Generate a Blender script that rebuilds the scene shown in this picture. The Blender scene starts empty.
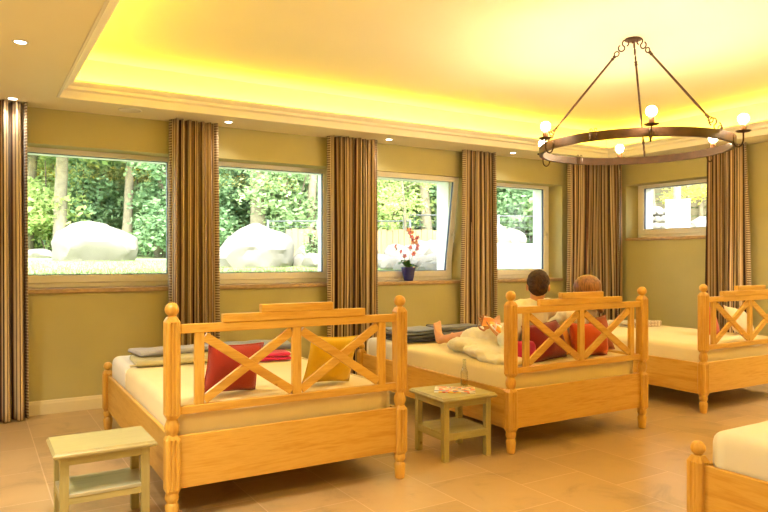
import bpy, bmesh, math, random
import numpy as np
from mathutils import Vector, Matrix, Euler, noise
S = bpy.context.scene
C = S.collection
R = math.radians
PI = math.pi
random.seed(4)
rng = np.random.default_rng(7)

# ------------------------------------------------------------------ camera
cam = bpy.data.cameras.new('camera'); co = bpy.data.objects.new('camera', cam); C.objects.link(co)
co.location = (0, 0, 1.4); co.rotation_euler = (R(90), 0, R(-31.4))
cam.sensor_width = 36; cam.lens = 36 * 670 / 768; cam.shift_y = 2 / 768
cam.clip_start = 0.05; cam.clip_end = 300
S.camera = co

# ------------------------------------------------------------------ sky, sun, exposure
S.view_settings.view_transform = 'Standard'; S.view_settings.look = 'None'
S.view_settings.gamma = 1; S.view_settings.use_curve_mapping = False
S.view_settings.exposure = 0.40
wd = bpy.data.worlds.new('World'); S.world = wd; wd.use_nodes = True
nt = wd.node_tree; nt.nodes.clear()
sky = nt.nodes.new('ShaderNodeTexSky'); sky.sky_type = 'NISHITA'; sky.sun_disc = False
sky.sun_elevation = R(50); sky.sun_rotation = R(200); sky.dust_density = 3.0; sky.air_density = 1.0
hs = nt.nodes.new('ShaderNodeHueSaturation'); hs.inputs['Saturation'].default_value = 0.35
bg = nt.nodes.new('ShaderNodeBackground'); bg.inputs['Strength'].default_value = 1.35
ow = nt.nodes.new('ShaderNodeOutputWorld')
nt.links.new(sky.outputs[0], hs.inputs['Color']); nt.links.new(hs.outputs[0], bg.inputs['Color']); nt.links.new(bg.outputs[0], ow.inputs['Surface'])
sl = bpy.data.lights.new('sun', 'SUN'); sl.energy = 2.6; sl.angle = R(2); sl.color = (1, .95, .86)
so = bpy.data.objects.new('sun', sl); C.objects.link(so)
so.rotation_euler = Vector((0.30, 0.72, -0.95)).to_track_quat('-Z', 'Y').to_euler()
so.location = (0, -20, 30)

WARM = (1.0, 0.69, 0.34)
COVE_E, DOWN_E, BULB_E = 8.0, 22.0, 300.0
COVE_C = (1.0, 0.70, 0.06)
# cove strips (area lights lying in the recess behind the crown moulding), the room's own indirect light
TX0, TX1, TY0, TY1 = 0.58, 7.29, 0.40, 6.15
CEIL, TOP = 2.74, 3.12
def cove(x, y, L, along_x, out):
    l = bpy.data.lights.new('cove_light', 'AREA'); l.shape = 'RECTANGLE'; l.size = L; l.size_y = .04
    l.energy = COVE_E * L; l.color = COVE_C
    o = bpy.data.objects.new('cove_light', l); C.objects.link(o); o.location = (x, y, CEIL + .078); o.rotation_euler = Vector((out[0]*.9, out[1]*.9, 1)).to_track_quat('-Z', 'Y').to_euler()
cove((TX0+TX1)/2, TY1+.05, TX1-TX0+.1, True, (0, 1)); cove((TX0+TX1)/2, TY0-.05, TX1-TX0+.1, True, (0, -1))
cove(TX0-.05, (TY0+TY1)/2, TY1-TY0+.1, False, (-1, 0)); cove(TX1+.05, (TY0+TY1)/2, TY1-TY0+.1, False, (1, 0))

# ------------------------------------------------------------------ materials
def nmat(name):
    m = bpy.data.materials.new(name); m.use_nodes = True
    return m, m.node_tree, m.node_tree.nodes['Principled BSDF']
def coords(t, scale=(1,1,1), rot=(0,0,0), kind='Object'):
    tc = t.nodes.new('ShaderNodeTexCoord'); mp = t.nodes.new('ShaderNodeMapping')
    mp.inputs['Scale'].default_value = scale; mp.inputs['Rotation'].default_value = rot
    t.links.new(tc.outputs[kind], mp.inputs['Vector']); return mp.outputs['Vector']
def ramp(t, src, stops, interp='LINEAR'):
    r = t.nodes.new('ShaderNodeValToRGB'); r.color_ramp.interpolation = interp
    e = r.color_ramp.elements
    while len(e) > 1: e.remove(e[-1])
    e[0].position = stops[0][0]; e[0].color = (*stops[0][1], 1)
    for p, c in stops[1:]:
        x = e.new(p); x.color = (*c, 1)
    t.links.new(src, r.inputs['Fac']); return r.outputs['Color']
def mat(name, col, rough=.6, var=.06, scale=6, bump=0, bscale=60, metal=0, spec=.5, sheen=0, coat=0):
    m, t, b = nmat(name)
    b.inputs['Roughness'].default_value = rough; b.inputs['Metallic'].default_value = metal
    b.inputs['Specular IOR Level'].default_value = spec
    if sheen: b.inputs['Sheen Weight'].default_value = sheen
    if coat: b.inputs['Coat Weight'].default_value = coat; b.inputs['Coat Roughness'].default_value = .2
    v = coords(t)
    n = t.nodes.new('ShaderNodeTexNoise'); n.inputs['Scale'].default_value = scale; n.inputs['Detail'].default_value = 4
    t.links.new(v, n.inputs['Vector'])
    lo = tuple(max(0, c*(1-var)) for c in col); hi = tuple(min(1, c*(1+var)) for c in col)
    t.links.new(ramp(t, n.outputs['Fac'], [(.3, lo), (.7, hi)]), b.inputs['Base Color'])
    if bump:
        n2 = t.nodes.new('ShaderNodeTexNoise'); n2.inputs['Scale'].default_value = bscale; n2.inputs['Detail'].default_value = 3
        t.links.new(v, n2.inputs['Vector'])
        bp = t.nodes.new('ShaderNodeBump'); bp.inputs['Strength'].default_value = bump; bp.inputs['Distance'].default_value = .01
        t.links.new(n2.outputs['Fac'], bp.inputs['Height']); t.links.new(bp.outputs[0], b.inputs['Normal'])
    return m
def wood(name, lo, mid, hi, axis, rough=.38, wscale=9):
    m, t, b = nmat(name)
    sc = [1, 1, 1]; sc[axis] = .09
    v = coords(t, tuple(sc))
    n0 = t.nodes.new('ShaderNodeTexNoise'); n0.inputs['Scale'].default_value = wscale; n0.inputs['Detail'].default_value = 6; n0.inputs['Roughness'].default_value = .62
    n0.inputs['Distortion'].default_value = .5
    t.links.new(v, n0.inputs['Vector'])
    n1 = t.nodes.new('ShaderNodeTexNoise'); n1.inputs['Scale'].default_value = 90; n1.inputs['Detail'].default_value = 2
    t.links.new(v, n1.inputs['Vector'])
    ad = t.nodes.new('ShaderNodeMath'); ad.operation = 'MULTIPLY_ADD'; ad.inputs[1].default_value = .25
    t.links.new(n1.outputs['Fac'], ad.inputs[0]); t.links.new(n0.outputs['Fac'], ad.inputs[2])
    c = ramp(t, ad.outputs[0], [(.42, lo), (.56, mid), (.66, hi), (.74, mid), (.86, lo)])
    vk = coords(t, (1, 1, 1))
    vo = t.nodes.new('ShaderNodeTexVoronoi'); vo.inputs['Scale'].default_value = 4.2
    t.links.new(vk, vo.inputs['Vector'])
    kn = ramp(t, vo.outputs['Distance'], [(.0, (1, 1, 1)), (.035, (.6, .6, .6)), (.06, (0, 0, 0))])
    mx = t.nodes.new('ShaderNodeMix'); mx.data_type = 'RGBA'
    t.links.new(kn, mx.inputs['Factor']); t.links.new(c, mx.inputs['A'])
    mx.inputs['B'].default_value = (lo[0]*.55, lo[1]*.4, lo[2]*.4, 1)
    t.links.new(mx.outputs['Result'], b.inputs['Base Color'])
    b.inputs['Roughness'].default_value = rough
    b.inputs['Coat Weight'].default_value = .15; b.inputs['Coat Roughness'].default_value = .25
    return m
PINE = [wood('pine_%s' % a, (.52, .25, .033), (.64, .345, .052), (.71, .42, .082), i) for i, a in enumerate('xyz')]
OLIVE = [wood('olive_paint_%s' % a, (.36, .30, .11), (.41, .345, .13), (.46, .39, .16), i, .5, 6) for i, a in enumerate('xyz')]
STONE_TOP = wood('worn_top', (.38, .32, .14), (.47, .40, .18), (.43, .36, .16), 0, .35, 7)
STONE_SHELF = wood('stone_top', (.38, .35, .22), (.50, .46, .30), (.43, .40, .26), 0, .35, 7)

M = {}
M['wall'] = mat('wall_paint', (.51, .455, .21), .85, .03, 3, .05, 150)
M['ceiling'] = mat('ceiling_paint', (.94, .87, .63), .9, .01, 2)
M['crown'] = mat('crown_paint', (.90, .84, .72), .6, .01, 2)
M['base'] = mat('baseboard_paint', (.80, .70, .45), .5, .02, 4)
M['upvc'] = mat('window_plastic', (.92, .88, .80), .35, .01, 3)
M['gasket'] = mat('rubber_gasket', (.05, .07, .12), .5, .02, 3)
M['sill'] = mat('sill_stone', (.45, .30, .16), .35, .15, 18)
M['ext'] = mat('exterior_render', (.88, .87, .84), .9, .03, 8)
M['iron'] = mat('wrought_iron', (.065, .028, .011), .5, .3, 14, .15, 80, metal=.3)
M['socket'] = mat('candle_socket', (.20, .10, .05), .45, .1, 20, metal=.5)
M['steel'] = mat('brushed_steel', (.6, .6, .58), .35, .04, 20, metal=1)
M['galv'] = mat('galvanised_steel', (.16, .17, .17), .5, .05, 20, metal=.3)
M['white_plastic'] = mat('white_plastic', (.8, .77, .68), .4, .01, 5)
M['sheet'] = mat('cream_sheet', (.84, .70, .40), .85, .03, 3, .12, 12, sheen=.2)
M['white_sheet'] = mat('white_sheet', (.82, .79, .74), .85, .02, 3, .12, 14, sheen=.2)
M['robe'] = mat('towelling_robe', (.90, .84, .68), .95, .04, 20, .5, 160, sheen=.4)
M['skin'] = mat('skin', (.66, .33, .18), .55, .08, 15, .05, 120)
M['hair_dark'] = mat('dark_hair', (.040, .014, .008), .75, .5, 60, .5, 90)
M['hair_light'] = wood('auburn_hair', (.09, .028, .008), (.19, .065, .018), (.34, .14, .045), 2, .35, 60)
M['eye'] = mat('eye_white', (.8, .78, .74), .3, .01)
M['black'] = mat('black_plastic', (.02, .02, .025), .35, .1)
M['grass'] = mat('grass_blade', (.22, .29, .09), .8, .25, 3)
M['lawn'] = mat('lawn_ground', (.25, .31, .12), .95, .18, 5, .4, 30)
M['earth'] = mat('sandy_earth', (.33, .27, .18), .95, .15, 3, .3, 12)
M['rock'] = mat('pale_boulder', (.19, .172, .14), .9, .14, 2.2, .6, 5)
M['board'] = mat('sandy_plank_bank', (.27, .19, .10), .9, .10, 4)
M['whitewall'] = mat('white_garden_wall', (.62, .60, .57), .9, .03, 5)
M['bark'] = mat('pale_bark', (.20, .17, .11), .95, .25, 8, .6, 20)
M['darkbark'] = mat('dark_bark', (.12, .09, .06), .95, .25, 8, .6, 20)
M['darkboard'] = mat('weathered_board', (.20, .17, .10), .9, .2, 8)
M['pot'] = mat('cobalt_glaze', (.022, .025, .22), .15, .1, 6, coat=.5)
M['leaf'] = mat('orchid_leaf', (.06, .17, .03), .4, .15, 10)
M['soil'] = mat('bark_mulch', (.10, .05, .03), .9, .3, 40)
M['stem'] = mat('orchid_stem', (.20, .22, .06), .6, .1)
M['petal'] = mat('orchid_petal', (.82, .26, .42), .6, .35, 30)
M['petal_orange'] = mat('orchid_petal_orange', (.85, .38, .25), .6, .3, 30)
def cloth(n, c, var=.07): M[n] = mat(n, c, .9, var, 12, .25, 180, sheen=.3)
cloth('red_cloth', (.42, .035, .012)); cloth('yellow_cloth', (.88, .58, .02)); cloth('dark_red_cloth', (.24, .010, .018))
cloth('magenta_cloth', (.60, .02, .13)); cloth('orange_cloth', (.66, .09, .012)); cloth('amber_cloth', (.80, .33, .03))
cloth('muted_red_cloth', (.42, .09, .04)); cloth('beige_cloth', (.72, .55, .34))
cloth('grey_blanket', (.36, .35, .40)); cloth('green_blanket', (.52, .47, .25)); cloth('blue_grey_blanket', (.20, .23, .31))
cloth('navy_blanket', (.035, .035, .05)); cloth('dark_grey_blanket', (.13, .13, .16))

def leafmat(name, lo, hi):
    m, t, b = nmat(name); t.nodes.remove(b)
    gi = t.nodes.new('ShaderNodeNewGeometry')
    c = ramp(t, gi.outputs['Random Per Island'], [(0, lo), (.55, tuple((a+b_)/2 for a, b_ in zip(lo, hi))), (1, hi)])
    d = t.nodes.new('ShaderNodeBsdfDiffuse'); tr = t.nodes.new('ShaderNodeBsdfTranslucent'); mx = t.nodes.new('ShaderNodeMixShader')
    mx.inputs[0].default_value = .45
    t.links.new(c, d.inputs['Color']); t.links.new(c, tr.inputs['Color'])
    t.links.new(d.outputs[0], mx.inputs[1]); t.links.new(tr.outputs[0], mx.inputs[2])
    t.links.new(mx.outputs[0], t.nodes['Material Output'].inputs['Surface']); return m
M['fol_dark'] = leafmat('deep_green_leaves', (.15, .26, .13), (.33, .47, .24))
M['fol_mid'] = leafmat('mid_green_leaves', (.23, .36, .17), (.47, .57, .30))
M['fol_light'] = leafmat('light_green_leaves', (.28, .42, .14), (.58, .63, .26))
M['fol_yellow'] = leafmat('yellow_green_leaves', (.40, .45, .10), (.75, .62, .15))

def glassmat(name, tint=(.97, 1, .98), ior=1.2, rough=0.0):
    m, t, b = nmat(name); t.nodes.remove(b)
    tr = t.nodes.new('ShaderNodeBsdfTransparent'); tr.inputs[0].default_value = (*tint, 1)
    g = t.nodes.new('ShaderNodeBsdfGlossy'); g.inputs['Roughness'].default_value = rough
    f = t.nodes.new('ShaderNodeFresnel'); f.inputs[0].default_value = ior
    mx = t.nodes.new('ShaderNodeMixShader')
    t.links.new(f.outputs[0], mx.inputs[0]); t.links.new(tr.outputs[0], mx.inputs[1]); t.links.new(g.outputs[0], mx.inputs[2])
    t.links.new(mx.outputs[0], t.nodes['Material Output'].inputs['Surface']); return m
M['pane'] = glassmat('window_glass')
def hollowglass(name, tint):
    m, t, b = nmat(name); t.nodes.remove(b)
    tr = t.nodes.new('ShaderNodeBsdfTransparent'); tr.inputs[0].default_value = (*tint, 1)
    g = t.nodes.new('ShaderNodeBsdfGlossy'); g.inputs['Roughness'].default_value = .03
    f = t.nodes.new('ShaderNodeLayerWeight'); f.inputs[0].default_value = .22
    mx = t.nodes.new('ShaderNodeMixShader')
    t.links.new(f.outputs['Facing'], mx.inputs[0]); t.links.new(tr.outputs[0], mx.inputs[1]); t.links.new(g.outputs[0], mx.inputs[2])
    t.links.new(mx.outputs[0], t.nodes['Material Output'].inputs['Surface']); return m
M['bottle'] = hollowglass('bottle_glass', (.95, .96, .94))
def emis(name, col, st):
    m, t, b = nmat(name); t.nodes.remove(b)
    e = t.nodes.new('ShaderNodeEmission'); e.inputs[0].default_value = (*col, 1); e.inputs[1].default_value = st
    t.links.new(e.outputs[0], t.nodes['Material Output'].inputs['Surface']); return m
M['bulb'] = emis('bulb_glow', (1, .78, .50), BULB_E)
M['spot'] = emis('spot_glow', (1, .86, .66), 14)

# floor tiles: columns .5 m wide along y, staggered joints
def floor_mat():
    m, t, b = nmat('stone_tile_floor')
    tc = t.nodes.new('ShaderNodeTexCoord'); sp = t.nodes.new('ShaderNodeSeparateXYZ'); cb = t.nodes.new('ShaderNodeCombineXYZ')
    t.links.new(tc.outputs['Object'], sp.inputs[0])
    a1 = t.nodes.new('ShaderNodeMath'); a1.operation = 'ADD'; a1.inputs[1].default_value = 10.24
    a2 = t.nodes.new('ShaderNodeMath'); a2.operation = 'ADD'; a2.inputs[1].default_value = 9.12
    t.links.new(sp.outputs['Y'], a1.inputs[0]); t.links.new(sp.outputs['X'], a2.inputs[0])
    t.links.new(a1.outputs[0], cb.inputs['X']); t.links.new(a2.outputs[0], cb.inputs['Y'])
    br = t.nodes.new('ShaderNodeTexBrick')
    br.inputs['Scale'].default_value = 1; br.inputs['Brick Width'].default_value = .62; br.inputs['Row Height'].default_value = .5
    br.inputs['Mortar Size'].default_value = .0035; br.inputs['Mortar Smooth'].default_value = .3; br.inputs['Bias'].default_value = 0
    br.inputs['Color1'].default_value = (.47, .315, .15, 1); br.inputs['Color2'].default_value = (.56, .385, .19, 1)
    br.inputs['Mortar'].default_value = (.68, .50, .32, 1)
    t.links.new(cb.outputs[0], br.inputs['Vector'])
    n = t.nodes.new('ShaderNodeTexNoise'); n.inputs['Scale'].default_value = 2.6; n.inputs['Detail'].default_value = 8; n.inputs['Roughness'].default_value = .65
    n.inputs['Distortion'].default_value = .6
    t.links.new(tc.outputs['Object'], n.inputs['Vector'])
    cl = ramp(t, n.outputs['Fac'], [(.32, (.62, .60, .56)), (.46, (.95, .93, .90)), (.6, (1.0, 1.0, 1.0)), (.75, (1.0, .97, .93))])
    mx = t.nodes.new('ShaderNodeMix'); mx.data_type = 'RGBA'; mx.blend_type = 'MULTIPLY'; mx.inputs['Factor'].default_value = .75
    t.links.new(br.outputs['Color'], mx.inputs['A']); t.links.new(cl, mx.inputs['B'])
    t.links.new(mx.outputs['Result'], b.inputs['Base Color'])
    b.inputs['Roughness'].default_value = .30; b.inputs['Specular IOR Level'].default_value = .45
    bp = t.nodes.new('ShaderNodeBump'); bp.inputs['Strength'].default_value = .25; bp.inputs['Distance'].default_value = .003
    iv = t.nodes.new('ShaderNodeMath'); iv.operation = 'SUBTRACT'; iv.inputs[0].default_value = 1
    t.links.new(br.outputs['Fac'], iv.inputs[1]); t.links.new(iv.outputs[0], bp.inputs['Height']); t.links.new(bp.outputs[0], b.inputs['Normal'])
    return m
M['floor'] = floor_mat()

def stripe_mat(name, period, stops, kind='UV', axis='X', bump=True):
    m, t, b = nmat(name)
    tc = t.nodes.new('ShaderNodeTexCoord'); sp = t.nodes.new('ShaderNodeSeparateXYZ'); t.links.new(tc.outputs[kind], sp.inputs[0])
    dv = t.nodes.new('ShaderNodeMath'); dv.operation = 'DIVIDE'; dv.inputs[1].default_value = period
    fr = t.nodes.new('ShaderNodeMath'); fr.operation = 'FRACT'
    t.links.new(sp.outputs[axis], dv.inputs[0]); t.links.new(dv.outputs[0], fr.inputs[0])
    t.links.new(ramp(t, fr.outputs[0], stops, 'CONSTANT'), b.inputs['Base Color'])
    b.inputs['Roughness'].default_value = .62; b.inputs['Sheen Weight'].default_value = .2; b.inputs['Specular IOR Level'].default_value = .4
    return m
CR, TN, BR, DK, RU = (.66, .52, .33), (.42, .26, .12), (.13, .060, .03), (.03, .014, .010), (.24, .09, .045)
M['curtain'] = stripe_mat('striped_curtain', .14, [(0, CR), (.14, BR), (.20, CR), (.34, TN), (.44, DK), (.58, RU), (.64, CR), (.76, BR), (.81, TN), (.90, DK)])
M['fringe'] = stripe_mat('fringe_trim', .026, [(0, (.55, .45, .31)), (.5, (.18, .10, .06))], axis='Y')
M['throw'] = stripe_mat('patterned_throw', .05, [(0, (.72, .6, .42)), (.35, (.30, .14, .08)), (.5, (.7, .58, .4)), (.75, (.45, .25, .15)), (.85, (.72, .6, .42))], kind='Object')
M['slat'] = M['darkboard']

def cover_mat(name, seed, cols, scale=14):
    m, t, b = nmat(name)
    v = coords(t)
    ad = t.nodes.new('ShaderNodeVectorMath'); ad.operation = 'ADD'; ad.inputs[1].default_value = (seed, seed*2.3, 0)
    t.links.new(v, ad.inputs[0])
    vo = t.nodes.new('ShaderNodeTexVoronoi'); vo.inputs['Scale'].default_value = scale; t.links.new(ad.outputs[0], vo.inputs['Vector'])
    sp = t.nodes.new('ShaderNodeSeparateColor'); t.links.new(vo.outputs['Color'], sp.inputs[0])
    t.links.new(ramp(t, sp.outputs[0], [(i/len(cols), c) for i, c in enumerate(cols)], 'CONSTANT'), b.inputs['Base Color'])
    b.inputs['Roughness'].default_value = .3; return m
M['mag_cover'] = cover_mat('magazine_cover', 3.1, [(.8, .78, .72), (.75, .12, .05), (.85, .5, .05), (.8, .75, .65), (.5, .45, .42), (.85, .8, .7), (.7, .2, .1), (.10, .12, .2)], 34)
M['mag_page'] = cover_mat('magazine_page', 8.2, [(.8, .78, .75), (.80, .22, .02), (.8, .78, .75), (.78, .15, .02), (.8, .4, .05)], 12)
M['paper'] = mat('paper', (.85, .83, .78), .6, .01)

# ------------------------------------------------------------------ mesh helpers
def link(name, bm, m, parent=None, smooth=False, loc=None, rot=None):
    bmesh.ops.recalc_face_normals(bm, faces=bm.faces)
    me = bpy.data.meshes.new(name); bm.to_mesh(me); bm.free()
    for x in (m if isinstance(m, (list, tuple)) else [m]): me.materials.append(x)
    if smooth:
        me.polygons.foreach_set('use_smooth', [True]*len(me.polygons))
    o = bpy.data.objects.new(name, me); C.objects.link(o)
    if parent: o.parent = parent
    if loc is not None: o.location = loc
    if rot is not None: o.rotation_euler = rot
    return o
def autosmooth(o, ang=35):
    me = o.data
    me.polygons.foreach_set('use_smooth', [True]*len(me.polygons))
    bm = bmesh.new(); bm.from_mesh(me)
    for e in bm.edges:
        if len(e.link_faces) == 2 and e.calc_face_angle(0) > R(ang): e.smooth = False
    bm.to_mesh(me); bm.free(); return o
def thing(name, label, cat, loc=(0,0,0), rotz=0, group=None):
    o = bpy.data.objects.new(name, None); C.objects.link(o); o.empty_display_size = .1
    o.location = loc; o.rotation_euler = (0, 0, rotz); return tag(o, label, cat, group)
def tag(o, label, cat, group=None, kind=None):
    o['label'] = label; o['category'] = cat
    if group: o['group'] = group
    if kind: o['kind'] = kind
    return o
def struct(o): o['kind'] = 'structure'; return o
def dup(root, loc, label, rotz=None, group=None):
    r = root.copy(); C.objects.link(r); r.location = loc; r['label'] = label
    if rotz is not None: r.rotation_euler = (0, 0, rotz)
    if group: r['group'] = group
    for ch in list(root.children):
        c = ch.copy(); C.objects.link(c); c.parent = r
        for g in list(ch.children):
            d = g.copy(); C.objects.link(d); d.parent = c
    return r
def box(bm, x0, y0, z0, x1, y1, z1, bev=0, seg=1, mtx=None):
    vs = [bm.verts.new((x, y, z)) for x in (x0, x1) for y in (y0, y1) for z in (z0, z1)]
    fs = [bm.faces.new([vs[i] for i in f]) for f in ((0,1,3,2),(4,6,7,5),(0,4,5,1),(2,3,7,6),(0,2,6,4),(1,5,7,3))]
    allv = vs
    if bev:
        es = list({e for f in fs for e in f.edges})
        r = bmesh.ops.bevel(bm, geom=es, offset=bev, segments=seg, affect='EDGES', profile=.5)
        allv = list({v for v in r['verts']} | {v for v in vs if v.is_valid})
    if mtx is not None:
        for v in allv: v.co = mtx @ v.co
    return allv
def BX(*a, **k):
    bm = bmesh.new(); box(bm, *a, **k); return bm
def tube(bm, pts, rad, n=8, cap=True):
    pts = [Vector(p) for p in pts]; rs = rad if isinstance(rad, (list, tuple)) else [rad]*len(pts)
    rings = []; up = None
    for i, p in enumerate(pts):
        a = pts[max(0, i-1)]; b = pts[min(len(pts)-1, i+1)]; d = (b-a).normalized()
        if up is None:
            up = Vector((0,0,1)) if abs(d.z) < .9 else Vector((1,0,0))
        s = d.cross(up).normalized(); up = s.cross(d).normalized()
        rings.append([bm.verts.new(p + (s*math.cos(2*PI*k/n) + up*math.sin(2*PI*k/n))*rs[i]) for k in range(n)])
    for a, b in zip(rings, rings[1:]):
        for k in range(n): bm.faces.new((a[k], a[(k+1)%n], b[(k+1)%n], b[k]))
    if cap:
        bm.faces.new(rings[0][::-1]); bm.faces.new(rings[-1])
def lathe(bm, prof, c=(0,0,0), n=20):
    rings = []
    for r, z in prof:
        rings.append([bm.verts.new((c[0]+max(r,1e-4)*math.cos(2*PI*k/n), c[1]+max(r,1e-4)*math.sin(2*PI*k/n), c[2]+z)) for k in range(n)])
    for a, b in zip(rings, rings[1:]):
        for k in range(n): bm.faces.new((a[k], a[(k+1)%n], b[(k+1)%n], b[k]))
    bm.faces.new(rings[0][::-1]); bm.faces.new(rings[-1])
def loft(bm, rings):
    vr = [[bm.verts.new(p) for p in r] for r in rings]; n = len(vr[0])
    for a, b in zip(vr, vr[1:]):
        for k in range(n): bm.faces.new((a[k], a[(k+1)%n], b[(k+1)%n], b[k]))
    bm.faces.new(vr[0][::-1]); bm.faces.new(vr[-1])
def sphere(bm, c, r, seg=16, rings=10, mtx=None):
    r = r if isinstance(r, (tuple, list)) else (r, r, r)
    m = Matrix.Translation(c) @ (mtx or Matrix.Identity(4)) @ Matrix.Diagonal((*r, 1))
    bmesh.ops.create_uvsphere(bm, u_segments=seg, v_segments=rings, radius=1, matrix=m)

# ================================================================== STRUCTURE
WY, WX = 6.71, 7.79          # window wall and right wall
X0, YB = -1.6, -3.0          # left wall and back wall
RV = .25                     # inner reveal depth
WT = .50                     # wall thickness
HEAD = 2.42
fl = struct(link('floor', BX(X0-.3, YB-.3, -.2, WX+WT, WY+WT, 0), M['floor']))

OPEN = [(.20, 1.78), (2.02, 3.53), (3.80, 5.28), (5.55, 7.016)]
SILL = 1.12
bm = bmesh.new()
xs = [X0-.3] + [v for o in OPEN for v in o] + [WX+WT]
box(bm, xs[0], WY, 0, xs[-1], WY+WT, SILL-.03); box(bm, xs[0], WY, HEAD, xs[-1], WY+WT, 3.4)
for i in range(0, len(xs), 2): box(bm, xs[i], WY, SILL-.03, xs[i+1], WY+WT, HEAD)
struct(link('wall_back', bm, M['wall']))
# right wall with the small window
W5 = (4.62, 6.25); S5 = 1.68
bm = bmesh.new()
box(bm, WX, YB-.3, 0, WX+WT, WY, S5-.03); box(bm, WX, YB-.3, HEAD, WX+WT, WY, 3.4)
box(bm, WX, YB-.3, S5-.03, WX+WT, W5[0], HEAD); box(bm, WX, W5[1], S5-.03, WX+WT, WY, HEAD)
struct(link('wall_right', bm, M['wall']))
struct(link('wall_left', BX(X0-.3, YB, 0, X0, WY, 3.4), M['wall']))
struct(link('wall_front', BX(X0-.3, YB-.3, 0, WX, YB, 3.4), M['wall']))
# ceiling: soffit with raised tray
bm = bmesh.new()
b = .15
box(bm, X0-.3, YB-.3, CEIL, TX0-b, WY+.1, TOP+.1); box(bm, TX1+b, YB-.3, CEIL, WX+.1, WY+.1, TOP+.1)
box(bm, TX0-b, TY1+b, CEIL, TX1+b, WY+.1, TOP+.1); box(bm, TX0-b, YB-.3, CEIL, TX1+b, TY0-b, TOP+.1)
box(bm, TX0-b, TY0-b, TOP, TX1+b, TY1+b, TOP+.1)
box(bm, X0-.3, YB-.3, TOP+.1, WX+WT, WY+WT, TOP+.35)
# shelf of the cove
for a in ((TX0-b, TY1, TX1+b, TY1+b), (TX0-b, TY0-b, TX1+b, TY0), (TX0-b, TY0, TX0, TY1), (TX1, TY0, TX1+b, TY1)):
    box(bm, a[0], a[1], CEIL, a[2], a[3], CEIL+.06)
struct(link('ceiling', bm, M['ceiling']))
prof = [(-.004, CEIL), (-.002, CEIL-.010), (.016, CEIL-.010), (.026, CEIL+.012), (.045, CEIL+.048), (.07, CEIL+.062), (.078, CEIL+.085), (.10, CEIL+.095), (.118, CEIL+.112), (.118, CEIL+.128), (.09, CEIL+.128), (.06, CEIL+.08), (0, CEIL+.06)]
bm = bmesh.new()
corn = [(TX0, TY0, 1, 1), (TX1, TY0, -1, 1), (TX1, TY1, -1, -1), (TX0, TY1, 1, -1)]
vr = [[bm.verts.new((x+sx*p, y+sy*p, z)) for p, z in prof] for x, y, sx, sy in corn]
for i in range(4):
    a, c2 = vr[i], vr[(i+1)%4]
    for k in range(len(prof)): bm.faces.new((a[k], a[(k+1)%len(prof)], c2[(k+1)%len(prof)], c2[k]))
struct(link('trim_1', bm, M['crown']))
# baseboards
def baseboard(name, x0, y0, x1, y1, nx, ny):
    bm = bmesh.new()
    pr = [(0, 0), (.016, 0), (.016, .095), (.012, .105), (.010, .118), (.004, .125), (0, .125)]
    A = [bm.verts.new((x0+nx*p, y0+ny*p, z)) for p, z in pr]; B = [bm.verts.new((x1+nx*p, y1+ny*p, z)) for p, z in pr]
    for k in range(len(pr)): bm.faces.new((A[k], A[(k+1)%len(pr)], B[(k+1)%len(pr)], B[k]))
    bm.faces.new(A); bm.faces.new(B[::-1]); struct(link(name, bm, M['base']))
baseboard('baseboard_back', X0, WY, WX, WY, 0, -1); baseboard('baseboard_right', WX, WY, WX, YB, -1, 0)
baseboard('baseboard_left', X0, YB, X0, WY, 1, 0); baseboard('baseboard_front', X0, YB, WX, YB, 0, 1)

# windows: built in local frame: x across, y outward, z up; origin at lower left of the recess
def ring_frame(bm, x0, z0, x1, z1, w, y0, y1, bev=.006):
    box(bm, x0, y0, z0, x1, y1, z0+w, bev); box(bm, x0, y0, z1-w, x1, y1, z1, bev)
    box(bm, x0, y0, z0+w-.01, x0+w, y1, z1-w+.01, bev); box(bm, x1-w, y0, z0+w-.01, x1, y1, z1-w+.01, bev)
def window(n, W, H, loc, rz, tilt=0, handle=None):
    bm = bmesh.new(); ring_frame(bm, 0, 0, W, H, .055, 0, .07)
    root = struct(link('window_%d' % n, bm, M['upvc'], None, False, loc, (0, 0, rz)))
    bm = bmesh.new(); ring_frame(bm, .035, .045, W-.035, H-.02, .075, -.018, .05)
    sash = link('sash', bm, M['upvc'], root)
    if tilt:
        sash.location = (0, 0, .045); 
        for v in sash.data.vertices: v.co.z -= .045
        sash.rotation_euler = (tilt, 0, 0)
    dz = .045 if tilt else 0
    bm = bmesh.new(); ring_frame(bm, .108, .118-dz, W-.108, H-.093-dz, .008, .0, .03, 0)
    link('gasket', bm, M['gasket'], sash)
    link('pane', BX(.112, .012, .122-dz, W-.112, .018, H-.097-dz), M['pane'], sash)
    if handle:
        hx, hz = handle
        bm = bmesh.new(); box(bm, hx-.012, -.028, hz-.03-dz, hx+.012, -.016, hz+.03-dz, .004)
        tube(bm, [(hx, -.02, hz-dz), (hx, -.05, hz-dz), (hx, -.055, hz-.01-dz), (hx, -.055, hz-.11-dz)], .008, 8)
        link('handle', bm, M['white_plastic'], sash)
    return root
for i, (a, b2) in enumerate(OPEN):
    W = b2-a
    w = window(i+1, W, HEAD-SILL+.05, (a, WY+RV, SILL), 0, tilt=R(8.5) if i == 2 else 0, handle=(W-.07, .62) if i != 2 else (W-.07, .60))
    sb = BX(-.0, -RV-.03, -.04, W, .0, .0, .006)
    link('window_sill', sb, M['sill'], w)
    link('outer_sill', BX(0, .07, -.03, W, .30, .01), M['ext'], w)
w5 = window(5, W5[1]-W5[0], HEAD-S5+.05, (WX+RV, W5[1], S5), R(-90), handle=None)
link('window_sill', BX(0, -RV-.03, -.04, W5[1]-W5[0], 0, 0, .006), M['sill'], w5)
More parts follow.
